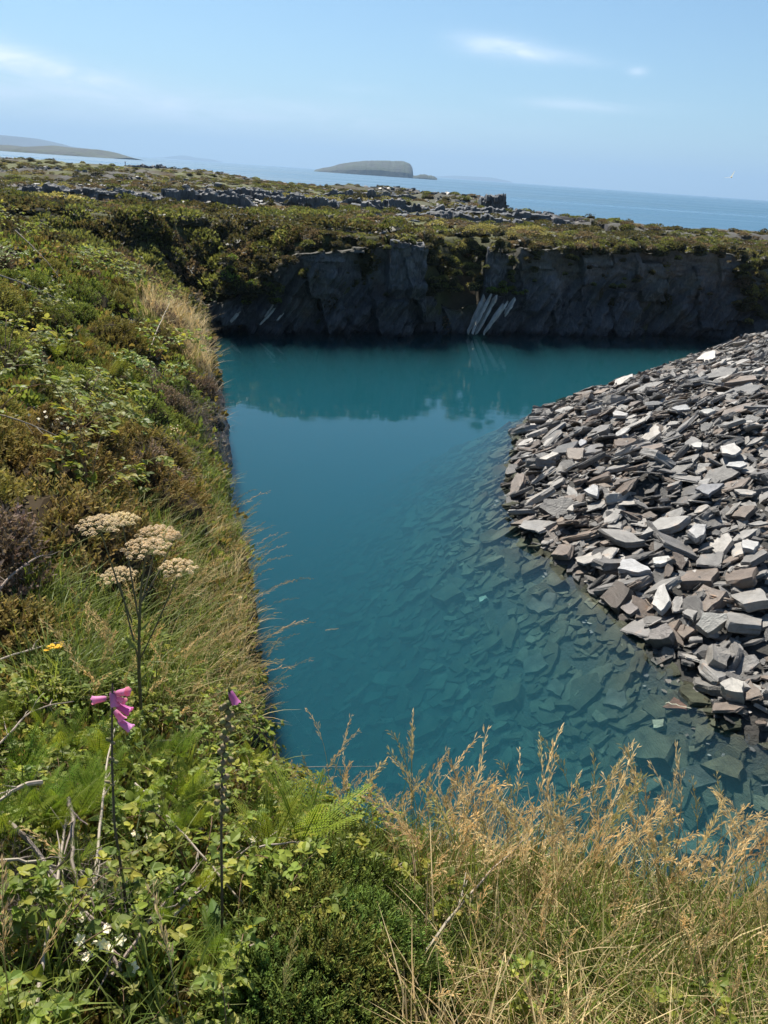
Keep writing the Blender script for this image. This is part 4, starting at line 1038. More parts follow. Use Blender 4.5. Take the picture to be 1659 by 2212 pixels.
x, y, _ = pick((bu > 900) & (bu < 2100) & (bankd < 1.3) & (banky < 3.0), 110); sow(straw, STK, x, y, .5, .8, .12)
x, y, _ = pick((bu > 600) & (bu < 900) & (bankd < .35) & (banky > 2) & (banky < 4), 80); sow(straw, STK, x, y, .5, .85, .12)
x, y, _ = pick((bu > 570) & (bu < 900) & (bv > 1560) & (bv < 1900), 130); sow(green, gb, x, y, .35, .7, .3)
# left bank: green grass pocket, then dry heads leaning out over the water
zone = (bu > 70) & (bu < 420) & (bv > 1120) & (bv < 1560)
x, y, _ = pick(zone, 420); sow(green, gb, x, y, .7, 1.25, .2)
x, y, _ = pick((bu > 330) & (bu < 600) & (bv > 1130) & (bv < 1600) & (bankd < 1.2), 180); sow(straw, sb, x, y, .7, 1.1, .35); x, y, _ = pick((bu > 330) & (bu < 600) & (bv > 1130) & (bv < 1600) & (bankd < 1.2), 220); sow(green, gb, x, y, .6, 1.0, .3)
x, y, _ = pick((bu > 300) & (bu < 600) & (bv > 1130) & (bv < 1600) & (bankd < 1.3), 220); sow(straw, STKR, x, y, .5, .85, .15, False)
x, y, _ = pick((bu > 180) & (bu < 420) & (bv > 1350) & (bv < 1620), 75); sow(straw, STK, x, y, .6, .95, .15)
x, y, _ = pick((bu < 640) & (bv > 1450), 220); sow(green, gb, x, y, .5, 1.0, .3)
x, y, _ = pick((bu < 640) & (bv > 1450), 26); sow(straw, STK, x, y, .5, .9, .25)
x, y, _ = pick((bankd < .45) & (banky > 7) & (banky < 17), 190); sow(green, gb, x, y, .8, 1.4, .3); x, y, _ = pick((bankd < .5) & (banky > 5) & (banky < 17), 20); sow(straw, STKR, x, y, .7, 1.1, .2, False)
# the pale tuft on the skyline where the bank ends
x, y, _ = pick((bankd < 2.0) & (banky > 13.5) & (banky < 17.8) & (bu > 310), 420); sow(straw, STK, x, y, 1.0, 1.5, .12); sow(straw, sb, x[:200], y[:200], 1.3, 2.0, .3)
x, y, _ = pick((banky > 10) & (bu < 400), 150); sow(green, gb, x, y, .9, 1.5, .3, tintr=(.9, 1.6))
tag(obj('green_grass', green, M_LEAF), 'green grass blades growing through the bank', 'grass', kind='stuff')
tag(obj('dry_grass', straw, M_STRAW), 'straw coloured dry grass with open seed heads', 'grass', kind='stuff')
# single tall seed heads that stand out against the water
for k, (u, v, s) in enumerate([(905, 1990, 1.15), (980, 2010, 1.2), (760, 1850, .85), (690, 1760, .7), (1230, 2010, 1.2), (1350, 2000, 1.15), (1450, 2010, 1.0), (1530, 2020, 1.15), (1600, 2040, 1.1), (40, 2300, .9), (590, 2300, .7), (855, 1890, .8)]):
    p = hit(u, v)
    if p is None: continue
    o = place_mesh('grass_stalk', mesh_of('grass_stalk', stalk(1500+k, .52, (.02+.2*rp.random(), 0), head=.38, dens=40, spike=.014), M_STRAW), p[0], p[1], rots(1, .06, s, s, rp)[0])
    tag(o, 'tall dry grass stalk with a full seed head in the foreground', 'grass', 'tall dry grass stalks in the foreground')

# dark close-cropped heather at the bottom of the picture
near_h = [mesh_of('heather_bush', heather(900+k, R=.19, H=.16, N=1100, leaves=13, slen=.045, lw=.0014, cols=((.11, .175, .045), (.14, .21, .055), (.09, .14, .04)) if k else ((.16, .17, .05), (.12, .18, .045))), M_HEATH) for k in range(2)]
for k, (u, v, s) in enumerate([(640, 2010, 1.1), (730, 2030, 1.1), (800, 2080, 1.0), (650, 2110, 1.15), (740, 2140, 1.1), (600, 2190, 1.0), (700, 2220, 1.2), (820, 2190, 1.0), (620, 2290, 1.1), (770, 2300, 1.1)]):
    p = hit(u, v)
    if p is not None: tag(place_mesh('heather_bush', near_h[0 if k % 3 == 0 else 1], p[0], p[1], slope_rot(p[0], p[1], rp, s*1.15), .0), 'small dark green heather tussock low in the foreground', 'heather', 'dark heather tussocks in the foreground')
dead = mesh_of('dead_heather', twig_mass(950, 150, .26, .20, (.24, .19, .165)), M_STEM)
DG = 'bleached tangles of dead heather twigs'
for (u, v, s, lab) in [(790, 1985, .5, 'grey dead heather twigs behind the dark heather in the foreground'), (860, 2080, .5, 'grey dead heather twigs right of the dark heather in the foreground'), (120, 1960, .6, 'brown dead twigs under the near brambles'), (160, 2040, .6, 'brown dead twigs under the near brambles'), (70, 1940, .6, 'brown dead twigs under the near brambles'),
        (150, 1480, .8, 'dead twigs round a bare patch on the left'), (60, 1330, .9, 'tall grey dead heather at the left of the grass'), (110, 1220, .9, 'tall grey dead heather at the left of the grass'), (420, 925, 1.5, 'grey dead heather on the brink of the left cliff'), (400, 900, 1.6, 'grey dead heather on the brink of the left cliff'), (370, 985, 1.3, 'grey dead heather on the brink of the left cliff'), (440, 860, 1.6, 'grey dead heather on the brink of the left cliff'),
        (400, 740, 1.6, 'pale dead twigs high on the edge of the left bank'), (370, 760, 1.6, 'pale dead twigs high on the edge of the left bank'), (440, 980, 1.2, 'grey dead heather on the brink of the left cliff'), (1370, 2010, .5, 'brown matted dead stems on the hump in the dry grass'), (1430, 2030, .5, 'brown matted dead stems on the hump in the dry grass')]:
    p = hit(u, v)
    if p is not None:
        o = D.objects.new('dead_heather', dead); COL.objects.link(o); M = Matrix(slope_rot(p[0], p[1], rp, s)).to_4x4(); M.translation = Vector((p[0], p[1], T1(p[0], p[1])-.01)); o.matrix_world = M
        tag(o, lab, 'dead heather', DG)

# bare woody stems lying over the brambles
def woody(a, b_, lift, rad, label, c=(.34, .28, .22), bow=.03, seed=0, group='bare dead stems over the brambles'):
    r = np.random.default_rng(1000+seed); p = hit(*a); q = hit(*b_)
    if p is None or q is None: return
    p = np.array([p[0], p[1], T1(p[0], p[1])+lift[0]]); q = np.array([q[0], q[1], T1(q[0], q[1])+lift[1]]); n = 14; t = np.linspace(0, 1, n)[:, None]
    P = p*(1-t)+q*t + np.array([0, 0, bow])*np.sin(t*math.pi); P += np.cumsum(r.normal(0, .0032, (n, 3)), 0)*np.sin(t*math.pi)
    g = Geo(); rad *= 1.25; P[:, 2] += .03; tube(g, P, np.linspace(rad, rad*.5, n), 6, jit(c, r, .12))
    for k in range(5):
        i = int(r.integers(2, n-1)); d = unit(unit(P[i]-P[i-1])+r.normal(0, .5, 3)); l = r.uniform(.03, .12)
        tube(g, [P[i], P[i]+d*l*.5+r.normal(0, .004, 3), P[i]+d*l], [rad*.5, rad*.4, rad*.2], 5, jit(c, r, .12))
    tag(obj('woody_twig', g, M_STEM), label, 'dead twig', group)
WD = [((20, 1850), (270, 2170), (.12, .08), .0052, 'long thick bare stem slanting down to the right in the near left corner'),
 ((90, 2230), (160, 1850), (.06, .14), .0040, 'upright bare stem rising from the bottom left corner'), ((110, 1830), (0, 1880), (.2, .16), .0055, 'pale snapped stem at the left edge under the ferns'),
 ((165, 1850), (200, 2050), (.18, .08), .0050, 'dark bent stem left of the left foxglove'), ((200, 2080), (260, 1700), (.05, .22), .0036, 'thin dark stem just left of the left foxglove'),
 ((0, 1960), (240, 1980), (.12, .10), .0034, 'bare stem lying almost level near the left edge'), ((250, 2180), (430, 1950), (.08, .12), .0036, 'bare stem climbing right from the bottom'),
 ((380, 2060), (600, 1880), (.10, .14), .0030, 'thin arching stem behind the right foxglove'), ((300, 1790), (640, 2110), (.15, .05), .0030, 'long thin stem crossing behind the right foxglove'),
 ((0, 1400), (110, 1330), (.22, .30), .0050, 'bleached stick standing clear at the left edge above the brambles'), ((0, 1490), (230, 1440), (.1, .14), .0034, 'thin stem crossing the bare patch at the left'),
 ((0, 1700), (170, 1600), (.12, .15), .0028, 'straight thin stem above the green ferns at the left'), ((340, 1680), (620, 1610), (.14, .12), .0034, 'thorny stem running right to the cliff edge'),
 ((420, 1740), (850, 1665), (.12, .05), .0028, 'thin stem reaching out over the water at the corner'), ((330, 1600), (560, 1420), (.12, .25), .0032, 'grey stem slanting up to the cliff edge'),
 ((540, 1640), (560, 1420), (.1, .2), .0032, 'upright grey stem at the edge by the right foxglove'), ((590, 1500), (680, 1620), (.1, .1), .0030, 'dark stem hanging over the cliff corner'),
 ((450, 1600), (590, 1510), (.10, .12), .0028, 'short bare stem under the seed heads at the corner'), ((640, 2200), (860, 1960), (.10, .16), .0040, 'bare branch rising right beyond the dark heather'),
 ((850, 2220), (1110, 1930), (.12, .22), .0040, 'bare forked branch in the middle of the dry grass'), ((560, 1960), (700, 1940), (.2, .18), .0024, 'white bleached twig curving over the dark heather'),
 ((540, 2150), (700, 2080), (.14, .08), .0030, 'white bleached twig lying on the dark heather'), ((0, 990), (170, 1050), (.3, .3), .0050, 'pale stem arching across the heather at the left'),
 ((0, 650), (140, 700), (.35, .3), .010, 'pale bent branch on the upper left slope'), ((40, 560), (130, 640), (.45, .3), .008, 'thin bare branch among the upper brambles'), ((330, 790), (370, 730), (.3, .6), .007, 'small dead bush stem on the edge of the bank')]
for k, (a, b_, l, rd, lab) in enumerate(WD): woody(a, b_, l, rd, lab, seed=k, c=(.36, .30, .24) if k % 3 else (.22, .17, .14), group=None)

# ------------------------------------------------------------------ umbellifer with its cream heads
def umbellifer():
    b0 = hit(318, 1640); Y = b0[1]+.05; root = empty('umbellifer_plant', tuple(b0-[0, 0, .02]))
    tag(root, 'tall plant with flat cream flower heads on thick green stems above the dry grass', 'flowering plant')
    rel = lambda u, v, dy=0: aty(u, v, Y+dy)-(b0-np.array([0, 0, .02]))
    sc = (.135, .115, .060); g = Geo(); r = np.random.default_rng(4)
    main = OL([[0, 0, 0], rel(306, 1560), rel(300, 1450), rel(301, 1340), rel(305, 1270), rel(316, 1195)])
    tube(g, main, [.0065, .007, .0065, .0055, .0045, .003], 8, sc); 
    obj('stem', g, M_STEM, root, True)
    heads = [(215, 1122, 92, -.05, (285, 1345)), (264, 1112, 66, .12, (298, 1330)), (338, 1143, 84, .16, (306, 1300)), (314, 1172, 96, -.02, None), (384, 1216, 76, .02, (300, 1430)), (256, 1232, 68, .10, (298, 1420)), (372, 1148, 34, .2, (306, 1300))]
    labs = ['left', 'b', 'c', 'd', 'e', 'f', 'g']
    for k, (u, v, w, dy, jn) in enumerate(heads):
        c0 = rel(u, v, dy); tip = c0-np.array([0, 0, .045])
        if jn:
            gb_ = Geo(); p = rel(jn[0], jn[1]); mid = p*.5+tip*.5+np.array([.0, 0, -.01]); tube(gb_, [p, mid, tip], [.0032, .003, .002], 6, sc); br_ = obj('branch', gb_, M_STEM, root, True)
        Rr = w/2/FOC*np.linalg.norm(aty(u, v, Y+dy)-[0, 0, EYE]); gu, gr = Geo(), Geo()
        n = 30
        for i in range(n):
            q = math.sqrt((i+.5)/n); a = i*2.39996+r.normal(0, .1); e = tip+np.array([Rr*q*math.cos(a), Rr*q*math.sin(a), .045*(1-.45*q*q)-.004+r.normal(0, .002)])
            tube(gr, [tip, tip*.5+e*.5+np.array([0, 0, -.004]), e], .0007, 3, (.20, .20, .09))
            m = 34; ur = Rr*.155
            for j in range(m):
                qq = math.sqrt((j+.5)/m); aa = j*2.4; c = e+np.array([ur*qq*math.cos(aa), ur*qq*math.sin(aa), .008*(1-qq*qq)+r.normal(0, .0008)]); s = .0019*r.uniform(.7, 1.3)
                fr = frame_rot(unit(np.array([qq*math.cos(aa)*.8, qq*math.sin(aa)*.8, 1])+r.normal(0, .3, 3)), r.uniform(0, 6))
                V = [c+fr@np.array(t)*s for t in ((-1, 0, 0), (0, -1, .3), (1, 0, 0), (0, 1, .3), (0, 0, -1.2))]
                col = jit((.64, .57, .44), r, .16); gu.add(V, [[0, 1, 2, 3]], [[0, 4, 1], [2, 4, 3]], col)
        hd = obj('flower_head', gu, M_PETAL, root); obj('rays', gr, M_STEM, hd)
    for k, (u, v, du) in enumerate([(296, 1400, -1), (304, 1360, 1), (300, 1470, 1)]):
        gl_ = Geo(); p = rel(u, v); leaflet(gl_, p, unit(np.array([du*.5, -.2, .75])), np.array([du*-.3, -.8, .3]), .06, .022, (.17, .19, .07)); obj('leaf_sheath', gl_, M_LEAF, root)
umbellifer()

# ------------------------------------------------------------------ foxgloves
def bell(L=.042, R=.0095, c=(.52, .12, .42)):
    g = Geo(); n, k = 9, 12; t = np.linspace(0, 1, n); rad = R*np.array([.30, .62, .80, .88, .93, .97, 1.02, 1.12, 1.30]); th = np.arange(k)*6.2832/k
    bend = .10*t**2*L; P = np.stack([rad[:, None]*np.cos(th)[None]+bend[:, None], rad[:, None]*np.sin(th)[None]+0*t[:, None], (t[:, None]*L)+0*th[None]+(t[:, None] > .99)*.0022*np.cos(th*5)[None]], -1)
    cc = OL(c)[None, None]*(.8+.35*t[:, None, None])*np.ones((n, k, 1)); i = np.arange(n-1)[:, None]*k; j = np.arange(k)[None]
    Q = np.stack([i+j, i+(j+1) % k, i+k+(j+1) % k, i+k+j], -1).reshape(-1, 4); g.add(P.reshape(-1, 3), Q, None, cc.reshape(-1, 3)); return g
def foxglove(base, Y, stem_px, flowers, caps, label, dark, leafy):
    b0 = np.array(aty(base[0], base[1], Y)); b0[2] = min(b0[2], T1(b0[0], b0[1])+.05); root = empty('foxglove', tuple(b0)); tag(root, label, 'foxglove'); r = np.random.default_rng(int(base[0]))
    rel = lambda u, v, dy=0: aty(u, v, Y+dy)-b0
    P = OL([[0, 0, -.05]]+[rel(u, v) for u, v in stem_px]); g = Geo(); t = np.linspace(0, 1, len(P)*5); tt = np.linspace(0, 1, len(P)); PP = np.stack([np.interp(t, tt, P[:, i]) for i in range(3)], 1)
    tube(g, PP, np.linspace(.0038, .0018, len(t)), 7, dark)
    for i in range(len(t)//3, len(t)-1, 1):            # bumps where old flowers dropped
        for q in range(2):
            a = r.uniform(0, 6.283); d = unit(np.array([math.cos(a), math.sin(a), .5])); p = PP[i]+r.uniform(-.008, .008)*np.array([0, 0, 1]); tube(g, [p, p+d*.0075], [.0016, .0007], 4, OL(dark)*1.3)
    obj('stem', g, M_STEM, root, True)
    caps = [(u+du, v+dv, w) for u, v, w in caps for du, dv in ((0, 0), (9 if caps and u < 484 else -8, 7))]
    for k, (u, v, w_) in enumerate(caps):
        gc = Geo(); p = rel(u, v); d = unit(np.array([(u-base[0])*.03+r.normal(0, .5), -.4, .8])); tube(gc, [p, p+d*.004, p+d*.010, p+d*.014], [.003, .0078*w_, .0062*w_, .0008], 8, jit((.21, .16, .085) if k % 3 else (.20, .20, .07), r, .2)); obj('seed_capsule', gc, M_STEM, root, True)
    for (u, v, dirx, dirz, sc, c) in flowers:
        sc *= .82; d = unit(np.array([dirx, -.25, dirz])); f = bell(.042*sc, .0100*sc, c); gg = Geo(); gg.join(f, frame_rot(d, 1.0)[None], (rel(u, v)-d*.022*sc)[None]); fl = obj('flower', gg, M_PETAL, root, True)
        gc = Geo(); p = rel(u, v)-d*.024*sc; tube(gc, [p-d*.004, p+d*.004, p+d*.010], [.002, .0045, .0040], 7, (.14, .15, .06)); obj('calyx', gc, M_LEAF, fl)
    for k in range(leafy):
        gl_ = Geo(); a = r.uniform(0, 6.283); d = unit(np.array([math.cos(a), math.sin(a), .55])); leaflet(gl_, np.array([0, 0, .02+.03*k/leafy]), d, np.array([0, 0, 1]), r.uniform(.09, .15), .048, jit((.085, .135, .045), r, .15), .4); obj('leaf', gl_, M_LEAF, root)
PK = (.66, .26, .56); PU = (.48, .22, .55)
foxglove((277, 1975), 1.35, [(262, 1880), (247, 1780), (242, 1650), (242, 1560), (243, 1475)], [(263, 1497, .75, .25, 1.0, PK), (244, 1508, .12, -.9, 1.05, PK), (216, 1511, -.95, -.12, .95, PK), (264, 1530, .85, -.45, 1.1, (.50, .12, .46)), (255, 1545, .5, -.6, .9, PK), (268, 1566, .8, -.5, 1.05, PU), (258, 1512, .6, -.1, .8, PK)], [(238, 1600, .6), (246, 1640, .6), (238, 1690, .5)],
         'dark stemmed foxglove topped by several magenta bells', (.085, .070, .055), 6)
foxglove((478, 2075), 1.32, [(480, 1950), (478, 1800), (480, 1650), (490, 1560), (496, 1492)], [(502, 1506, .35, -.75, .95, (.60, .20, .52))], [(u+(-7 if k % 2 else 7), v, 1.0) for k, (u, v) in enumerate([(487, 1520), (489, 1532), (490, 1545), (488, 1560), (489, 1575), (487, 1592), (488, 1608), (484, 1625), (486, 1642), (482, 1660), (484, 1680), (480, 1700), (481, 1716), (478, 1735), (480, 1750)])],
         'foxglove gone to seed with one last pink bell', (.10, .078, .055), 7)

# small flowers
def blossom(u, v, label, n=7, s=.012, c=(.86, .86, .80), lift=.13, spread=.03):
    p = hit(u, v)
    if p is None: return
    b0 = np.array([p[0], p[1], T1(p[0], p[1])]); root = empty('bramble_blossom', tuple(b0)); tag(root, label, 'blossom'); r = np.random.default_rng(int(u+v))
    gs = Geo(); tube(gs, [[0, 0, 0], [.01, 0, lift*.6], [0, 0, lift]], .0015, 4, (.2, .2, .08)); obj('stem', gs, M_STEM, root)
    for k in range(n):
        g = Geo(); q = r.normal(0, spread, 3)*[1, 1, .5]+[0, 0, lift]; nrm = unit(np.array([0, -.5, .8])+r.normal(0, .4, 3)); R = frame_rot(nrm, r.uniform(0, 6))
        for j in range(5):
            a = j*1.2566; d = R@np.array([math.cos(a), math.sin(a), .15]); leaflet(g, q, d, R@np.array([0, 0, 1.0]), s, s*.8, jit(c, r, .06), .1)
        obj('flower', g, M_PETAL, root)
blossom(348, 1880, 'pair of white bramble blossoms between the two foxgloves', 4, .010)
blossom(560, 1905, 'white bramble blossoms left of the bright fern', 6, .012)
blossom(235, 2120, 'large cluster of white bramble blossoms near the bottom left', 11, .014, spread=.035)
blossom(520, 1360, 'round white seed clock at the cliff edge', 9, .011, lift=.28, spread=.008)
blossom(110, 985, 'pale bramble blossoms on the slope at the left', 12, .014, lift=.3, spread=.10)
blossom(378, 985, 'flat cream flower head beside the dead heather', 14, .010, (.75, .70, .58), .35, .04)
blossom(895, 1850, 'small white flower low in the dry grass', 3, .010, lift=.1)
def ragwort(u, v, H, label, s=1.0, lit=(.70, .56, .05)):
    p = hit(u, v)
    if p is None: return
    b0 = np.array([p[0], p[1], T1(p[0], p[1])]); root = empty('ragwort', tuple(b0)); tag(root, label, 'ragwort'); r = np.random.default_rng(int(u*3+v))
    gs, gl_, gf = Geo(), Geo(), Geo(); tube(gs, [[0, 0, 0], [.01, 0, H*.5], [0, 0, H]], [.004*s, .003*s, .002*s], 5, (.14, .18, .05))
    for k in range(26):
        z = H*(.1+.8*k/26); a = k*2.4; leaflet(gl_, np.array([0, 0, z]), unit(np.array([math.cos(a), math.sin(a), .35])), np.array([0, 0, 1]), .075*s*(1.2-.6*k/26), .026*s, jit((.13, .20, .045), r, .2), .3, True)
    for k in range(16):
        a = r.uniform(0, 6.28); q = .055*s*math.sqrt(r.random()); e = np.array([q*math.cos(a), q*math.sin(a), H+.02*s+r.uniform(-.01, .01)]); tube(gs, [[0, 0, H*.9], e], .0009*s, 3, (.14, .18, .05))
        for j in range(8): aa = j*.785; leaflet(gf, e, unit(np.array([math.cos(aa), math.sin(aa), .15])), np.array([0, 0, 1]), .012*s, .006*s, jit(lit, r, .1), .1)
    obj('stem', gs, M_STEM, root); obj('leaves', gl_, M_LEAF, root); obj('flowers', gf, M_PETAL, root)
ragwort(95, 850, .7, 'yellow flowered ragwort standing tall in the heather of the left bank', 1.4)
ragwort(135, 1500, .22, 'small yellow ragwort above the near brambles at the left', .8)
# hawkbits nodding over the edge
for k, (u, v, h) in enumerate([(520, 1420, .38), (545, 1500, .32), (560, 1530, .34), (535, 1340, .4), (555, 1460, .3), (500, 1480, .34), (470, 1010, .45), (465, 950, .5)]):
    p = hit(u, v)
    if p is None: continue
    b0 = np.array([p[0], p[1], T1(p[0], p[1])]); root = empty('hawkbit', tuple(b0)); tag(root, 'thin wiry weed with small yellow buds at the cliff edge', 'wild flower', 'wiry yellow budded weeds at the cliff edge'); r = np.random.default_rng(k+60)
    gs, gf = Geo(), Geo(); tube(gs, [[0, 0, 0], [.02, 0, h*.5], [.05, 0, h]], [.0018, .0014, .0008], 4, (.12, .15, .05))
    for j in range(9):
        f = r.uniform(.4, 1); s = np.array([.05*f, 0, h*f]); e = s+np.array([r.uniform(-.06, .10), r.uniform(-.06, .06), r.uniform(.03, .09)]); tube(gs, [s, e], .0008, 3, (.12, .15, .05)); tube(gf, [e, e+[0, 0, .006], e+[0, 0, .013]], [.002, .004, .0035], 6, (.55, .38, .04) if j % 3 == 0 else (.62, .60, .52) if j % 4 == 0 else (.13, .15, .05))
    obj('stem', gs, M_STEM, root); obj('buds', gf, M_PETAL, root)

# ------------------------------------------------------------------ far side of the pool and the flat land beyond
FB = {'dark': ((.075, .075, .04), (.06, .066, .034), (.095, .085, .048)), 'green': ((.12, .14, .055), (.14, .16, .06), (.09, .11, .045)), 'mauve': ((.14, .11, .09), (.11, .09, .07), (.16, .135, .10)), 'fern': ((.13, .19, .04), (.17, .23, .05), (.10, .15, .035)), 'gold': ((.22, .21, .10), (.25, .24, .12), (.16, .17, .08))}
fb_geo = {k: [leafy_bush(400+i*5+j, .62, .48, 240, .13, c) for j in range(2)] for i, (k, c) in enumerate(FB.items())}
fb_mesh = {k: [mesh_of('shrub', g, M_LEAF) for g in L] for k, L in fb_geo.items()}
FL = {'dark': 'dark heather shrub on the land beyond the pool', 'green': 'green shrub on the land beyond the pool', 'mauve': 'brownish heather shrub on the land beyond the pool', 'fern': 'bright green fern clump on the far bank', 'gold': 'tuft of yellowed grass on the far bank'}
rf = np.random.default_rng(77)
def far_bush(k, P, s, label=None, group='shrubs on the far side of the pool', flat=1.0):
    o = D.objects.new('shrub', fb_mesh[k][int(rf.integers(2))]); COL.objects.link(o)
    M = Matrix(rots(1, .2, s, s, rf)[0]@np.diag([1, 1, flat])).to_4x4(); M.translation = Vector(P); o.matrix_world = M
    return tag(o, label or FL[k], 'shrub', group)
def wall_pt(u, v, out=.1):
    Y = 43.0
    for _ in range(6):
        p = aty(u, v, Y); yl = np.interp(p[0], WALL[:, 0], WALL[:, 1]); inx = 1.4 < p[0] < 4.8
        Y = yl+((.2+.25*max(p[2], 0))*.9 if inx else -.3)-out
    return aty(u, v, Y)
# plants rooted in the gully and on ledges of the face
SPOTS = []
def spray(u0, u1, v0, v1, n, kinds, smin, smax, cond=None):
    for _ in range(n):
        u, v = rf.uniform(u0, u1), rf.uniform(v0, v1)
        if cond and not cond(u, v): continue
        SPOTS.append((u, v, kinds[int(rf.integers(len(kinds)))], rf.uniform(smin, smax)))
spray(925, 1040, 520, 630, 34, ['gold', 'green', 'gold', 'dark'], .35, .75)
spray(930, 1000, 560, 640, 8, ['dark', 'green'], .5, .8)
spray(1025, 1055, 520, 590, 8, ['gold', 'green'], .35, .55)
spray(1098, 1112, 540, 625, 10, ['gold', 'green'], .25, .4)
spray(1060, 1110, 605, 640, 9, ['fern', 'fern', 'green'], .35, .55)
spray(1112, 1140, 630, 642, 3, ['fern'], .25, .35)
spray(480, 680, 560, 650, 34, ['dark', 'dark', 'green', 'mauve', 'fern'], .4, .9, lambda u, v: v < 700-(u-480)*.45)
spray(500, 600, 600, 660, 12, ['fern', 'green', 'dark'], .35, .6)
spray(1130, 1600, 550, 640, 26, ['dark', 'green', 'mauve'], .2, .45)
spray(925, 1110, 505, 545, 16, ['gold', 'green', 'dark'], .4, .8)
spray(1590, 1659, 560, 700, 34, ['dark', 'green', 'gold', 'mauve'], .4, .9)
spray(700, 900, 560, 640, 7, ['dark'], .15, .28)
spray(1115, 1610, 534, 552, 60, ['dark', 'dark', 'green', 'mauve'], .3, .75)
spray(640, 845, 526, 545, 14, ['dark', 'green'], .25, .5)
spray(846, 920, 518, 528, 6, ['gold', 'green'], .25, .4)
spray(1056, 1100, 532, 545, 5, ['gold', 'dark'], .3, .5)
for u, v, k, s in SPOTS: far_bush(k, wall_pt(u, v), s, {'dark': 'dark shrub clinging to the far quarry face', 'green': 'green shrub clinging to the far quarry face', 'mauve': 'brownish shrub clinging to the far quarry face', 'fern': 'bright fern clump clinging to the far quarry face', 'gold': 'yellow grass tuft clinging to the far quarry face'}[k], 'plants on the far quarry face')
# shrubs on the plateau
fx, fy, fk, fs = [], [], [], []
N = 150000; yy = np.exp(rf.uniform(math.log(18), math.log(170), N)); th = np.radians(rf.uniform(-40, 33, N)); xx = yy*np.tan(th)
w = wall_d(xx, yy); zz = terrain(xx, yy); uu2, vv2 = proj(np.stack([xx, yy, zz+.2], 1)); ed, es, _ = pdist(xx, yy, EDGE[:, :2]); cd_, cs, _ = pdist(xx, yy, COAST); inland = -cd_*cs
nz_ = fbm(xx*.10, yy*.16, 201, 4); nk = fbm(xx*.2, yy*.2, 203, 3); grid = {}
left_slope = (yy > 18.5) & (yy < 44) & (w < .3) & (ed*es > .1)
land = ((w > .2) | left_slope) & (inland > 3) & (zz > .2) & (uu2 > -80) & (uu2 < 1760) & (vv2 > 330)
dens = np.where(left_slope | ((w < 16) & (xx < 8)) | (w < 2.2), .97, np.where(nz_ > .52, .9, .10)); dens = np.where((xx > 8) & (w > 0), .8, dens)
dens = np.where((uu2 > 700) & (uu2 < 840) & (vv2 > 495) & (vv2 < 530), .10, dens); dens = np.where((uu2 > 420) & (uu2 < 570) & (vv2 > 405) & (vv2 < 460), .05, dens)
for i in np.nonzero(land & (rf.random(N) < dens))[0]:
    s = (.5 if left_slope[i] or w[i] < 3 else .8)+.006*yy[i]; c = (bool(left_slope[i]),) + (int(xx[i]/s), int(yy[i]/s))
    if c in grid: continue
    grid[c] = 1; fx.append(xx[i]); fy.append(yy[i])
    q = nk[i]+rf.normal(0, .06); fk.append('dark' if q < .48 else 'green' if q < .60 else 'mauve' if q < .70 else 'gold'); fs.append(rf.uniform(.55, 1.15)*(1.45 if left_slope[i] or (w[i] < 14 and xx[i] < 0) else 1))
for _ in range(520):
    t_ = rf.random(); xa = -9+11*t_ if _ % 2 else rf.uniform(6.5, 22); ya = float(np.interp(xa, WALL[:, 0], WALL[:, 1]))+rf.uniform(.4, 2.8); fx.append(xa); fy.append(ya); fk.append(['dark', 'dark', 'green', 'mauve', 'gold'][int(rf.integers(5))]); fs.append(rf.uniform(.35, .9)*(.6 if -4.5 < xa < 1 else 1)); left_slope = np.append(left_slope, False)
o_ = np.argsort(np.hypot(fx, fy)); fz = terrain(np.array(fx), np.array(fy)); rest = {}
for n_, i in enumerate(o_):
    if n_ < 45: far_bush(fk[i], (fx[i], fy[i], fz[i]-.1), fs[i]*1.05)
    else: rest.setdefault((fk[i], int(rf.integers(2))), []).append((fx[i], fy[i], fz[i]-.1, fs[i]))
moor = Geo()
for (k, j), L in rest.items():
    L = np.array(L); R = rots(len(L), .15, 1, 1, rf)*L[:, 3][:, None, None]; z0 = terrain(L[:, 0], L[:, 1]); gx_ = (terrain(L[:, 0]+.5, L[:, 1])-z0)/.5; gy_ = (terrain(L[:, 0], L[:, 1]+.5)-z0)/.5
    sl = np.hypot(gx_, gy_); F_ = np.array([frame_rot((-a, -b_, 1.0), rf.uniform(0, 6)) if s_ > .3 else np.diag([1.3, 1.0, .66+.2*rf.random()]) for a, b_, s_ in zip(gx_, gy_, sl)]); R = np.einsum('nij,njk->nik', F_, R)
    moor.join(fb_geo[k][j], R, L[:, :3], rf.uniform(.7, 1.3, (len(L), 1))*np.ones(3))
tag(obj('moorland', moor, M_LEAF), 'heather and scrub covering the low land beyond the pool', 'moorland', kind='stuff')

# rubble: pale broken slate over the far flats and the shore
def chip(seed, c):
    r = np.random.default_rng(seed); a = np.sort(r.uniform(0, 6.28, 4)+0*np.arange(4)); a = np.arange(4)*1.57+r.uniform(-.4, .4, 4); P = np.stack([np.cos(a)*.5, np.sin(a)*.38, 0*a], 1)
    V = np.concatenate([P+[0, 0, -.1], P*[.92, .92, 1]+np.stack([0*a, 0*a, .1+r.uniform(-.04, .04, 4)], 1)]); g = Geo(); i = np.arange(4); j = (i+1) % 4
    g.add(V, np.concatenate([np.stack([i, j, j+4, i+4], 1), [[4, 5, 6, 7]]]), None, c); return g
chips = [chip(k, CLASS[c]) for k, c in enumerate(['brown', 'dark', 'brown', 'dark', 'dark', 'dark'])]
N = 120000; yy = np.exp(rf.uniform(math.log(44), math.log(205), N)); xx = yy*np.tan(np.radians(rf.uniform(-32, 28, N)))
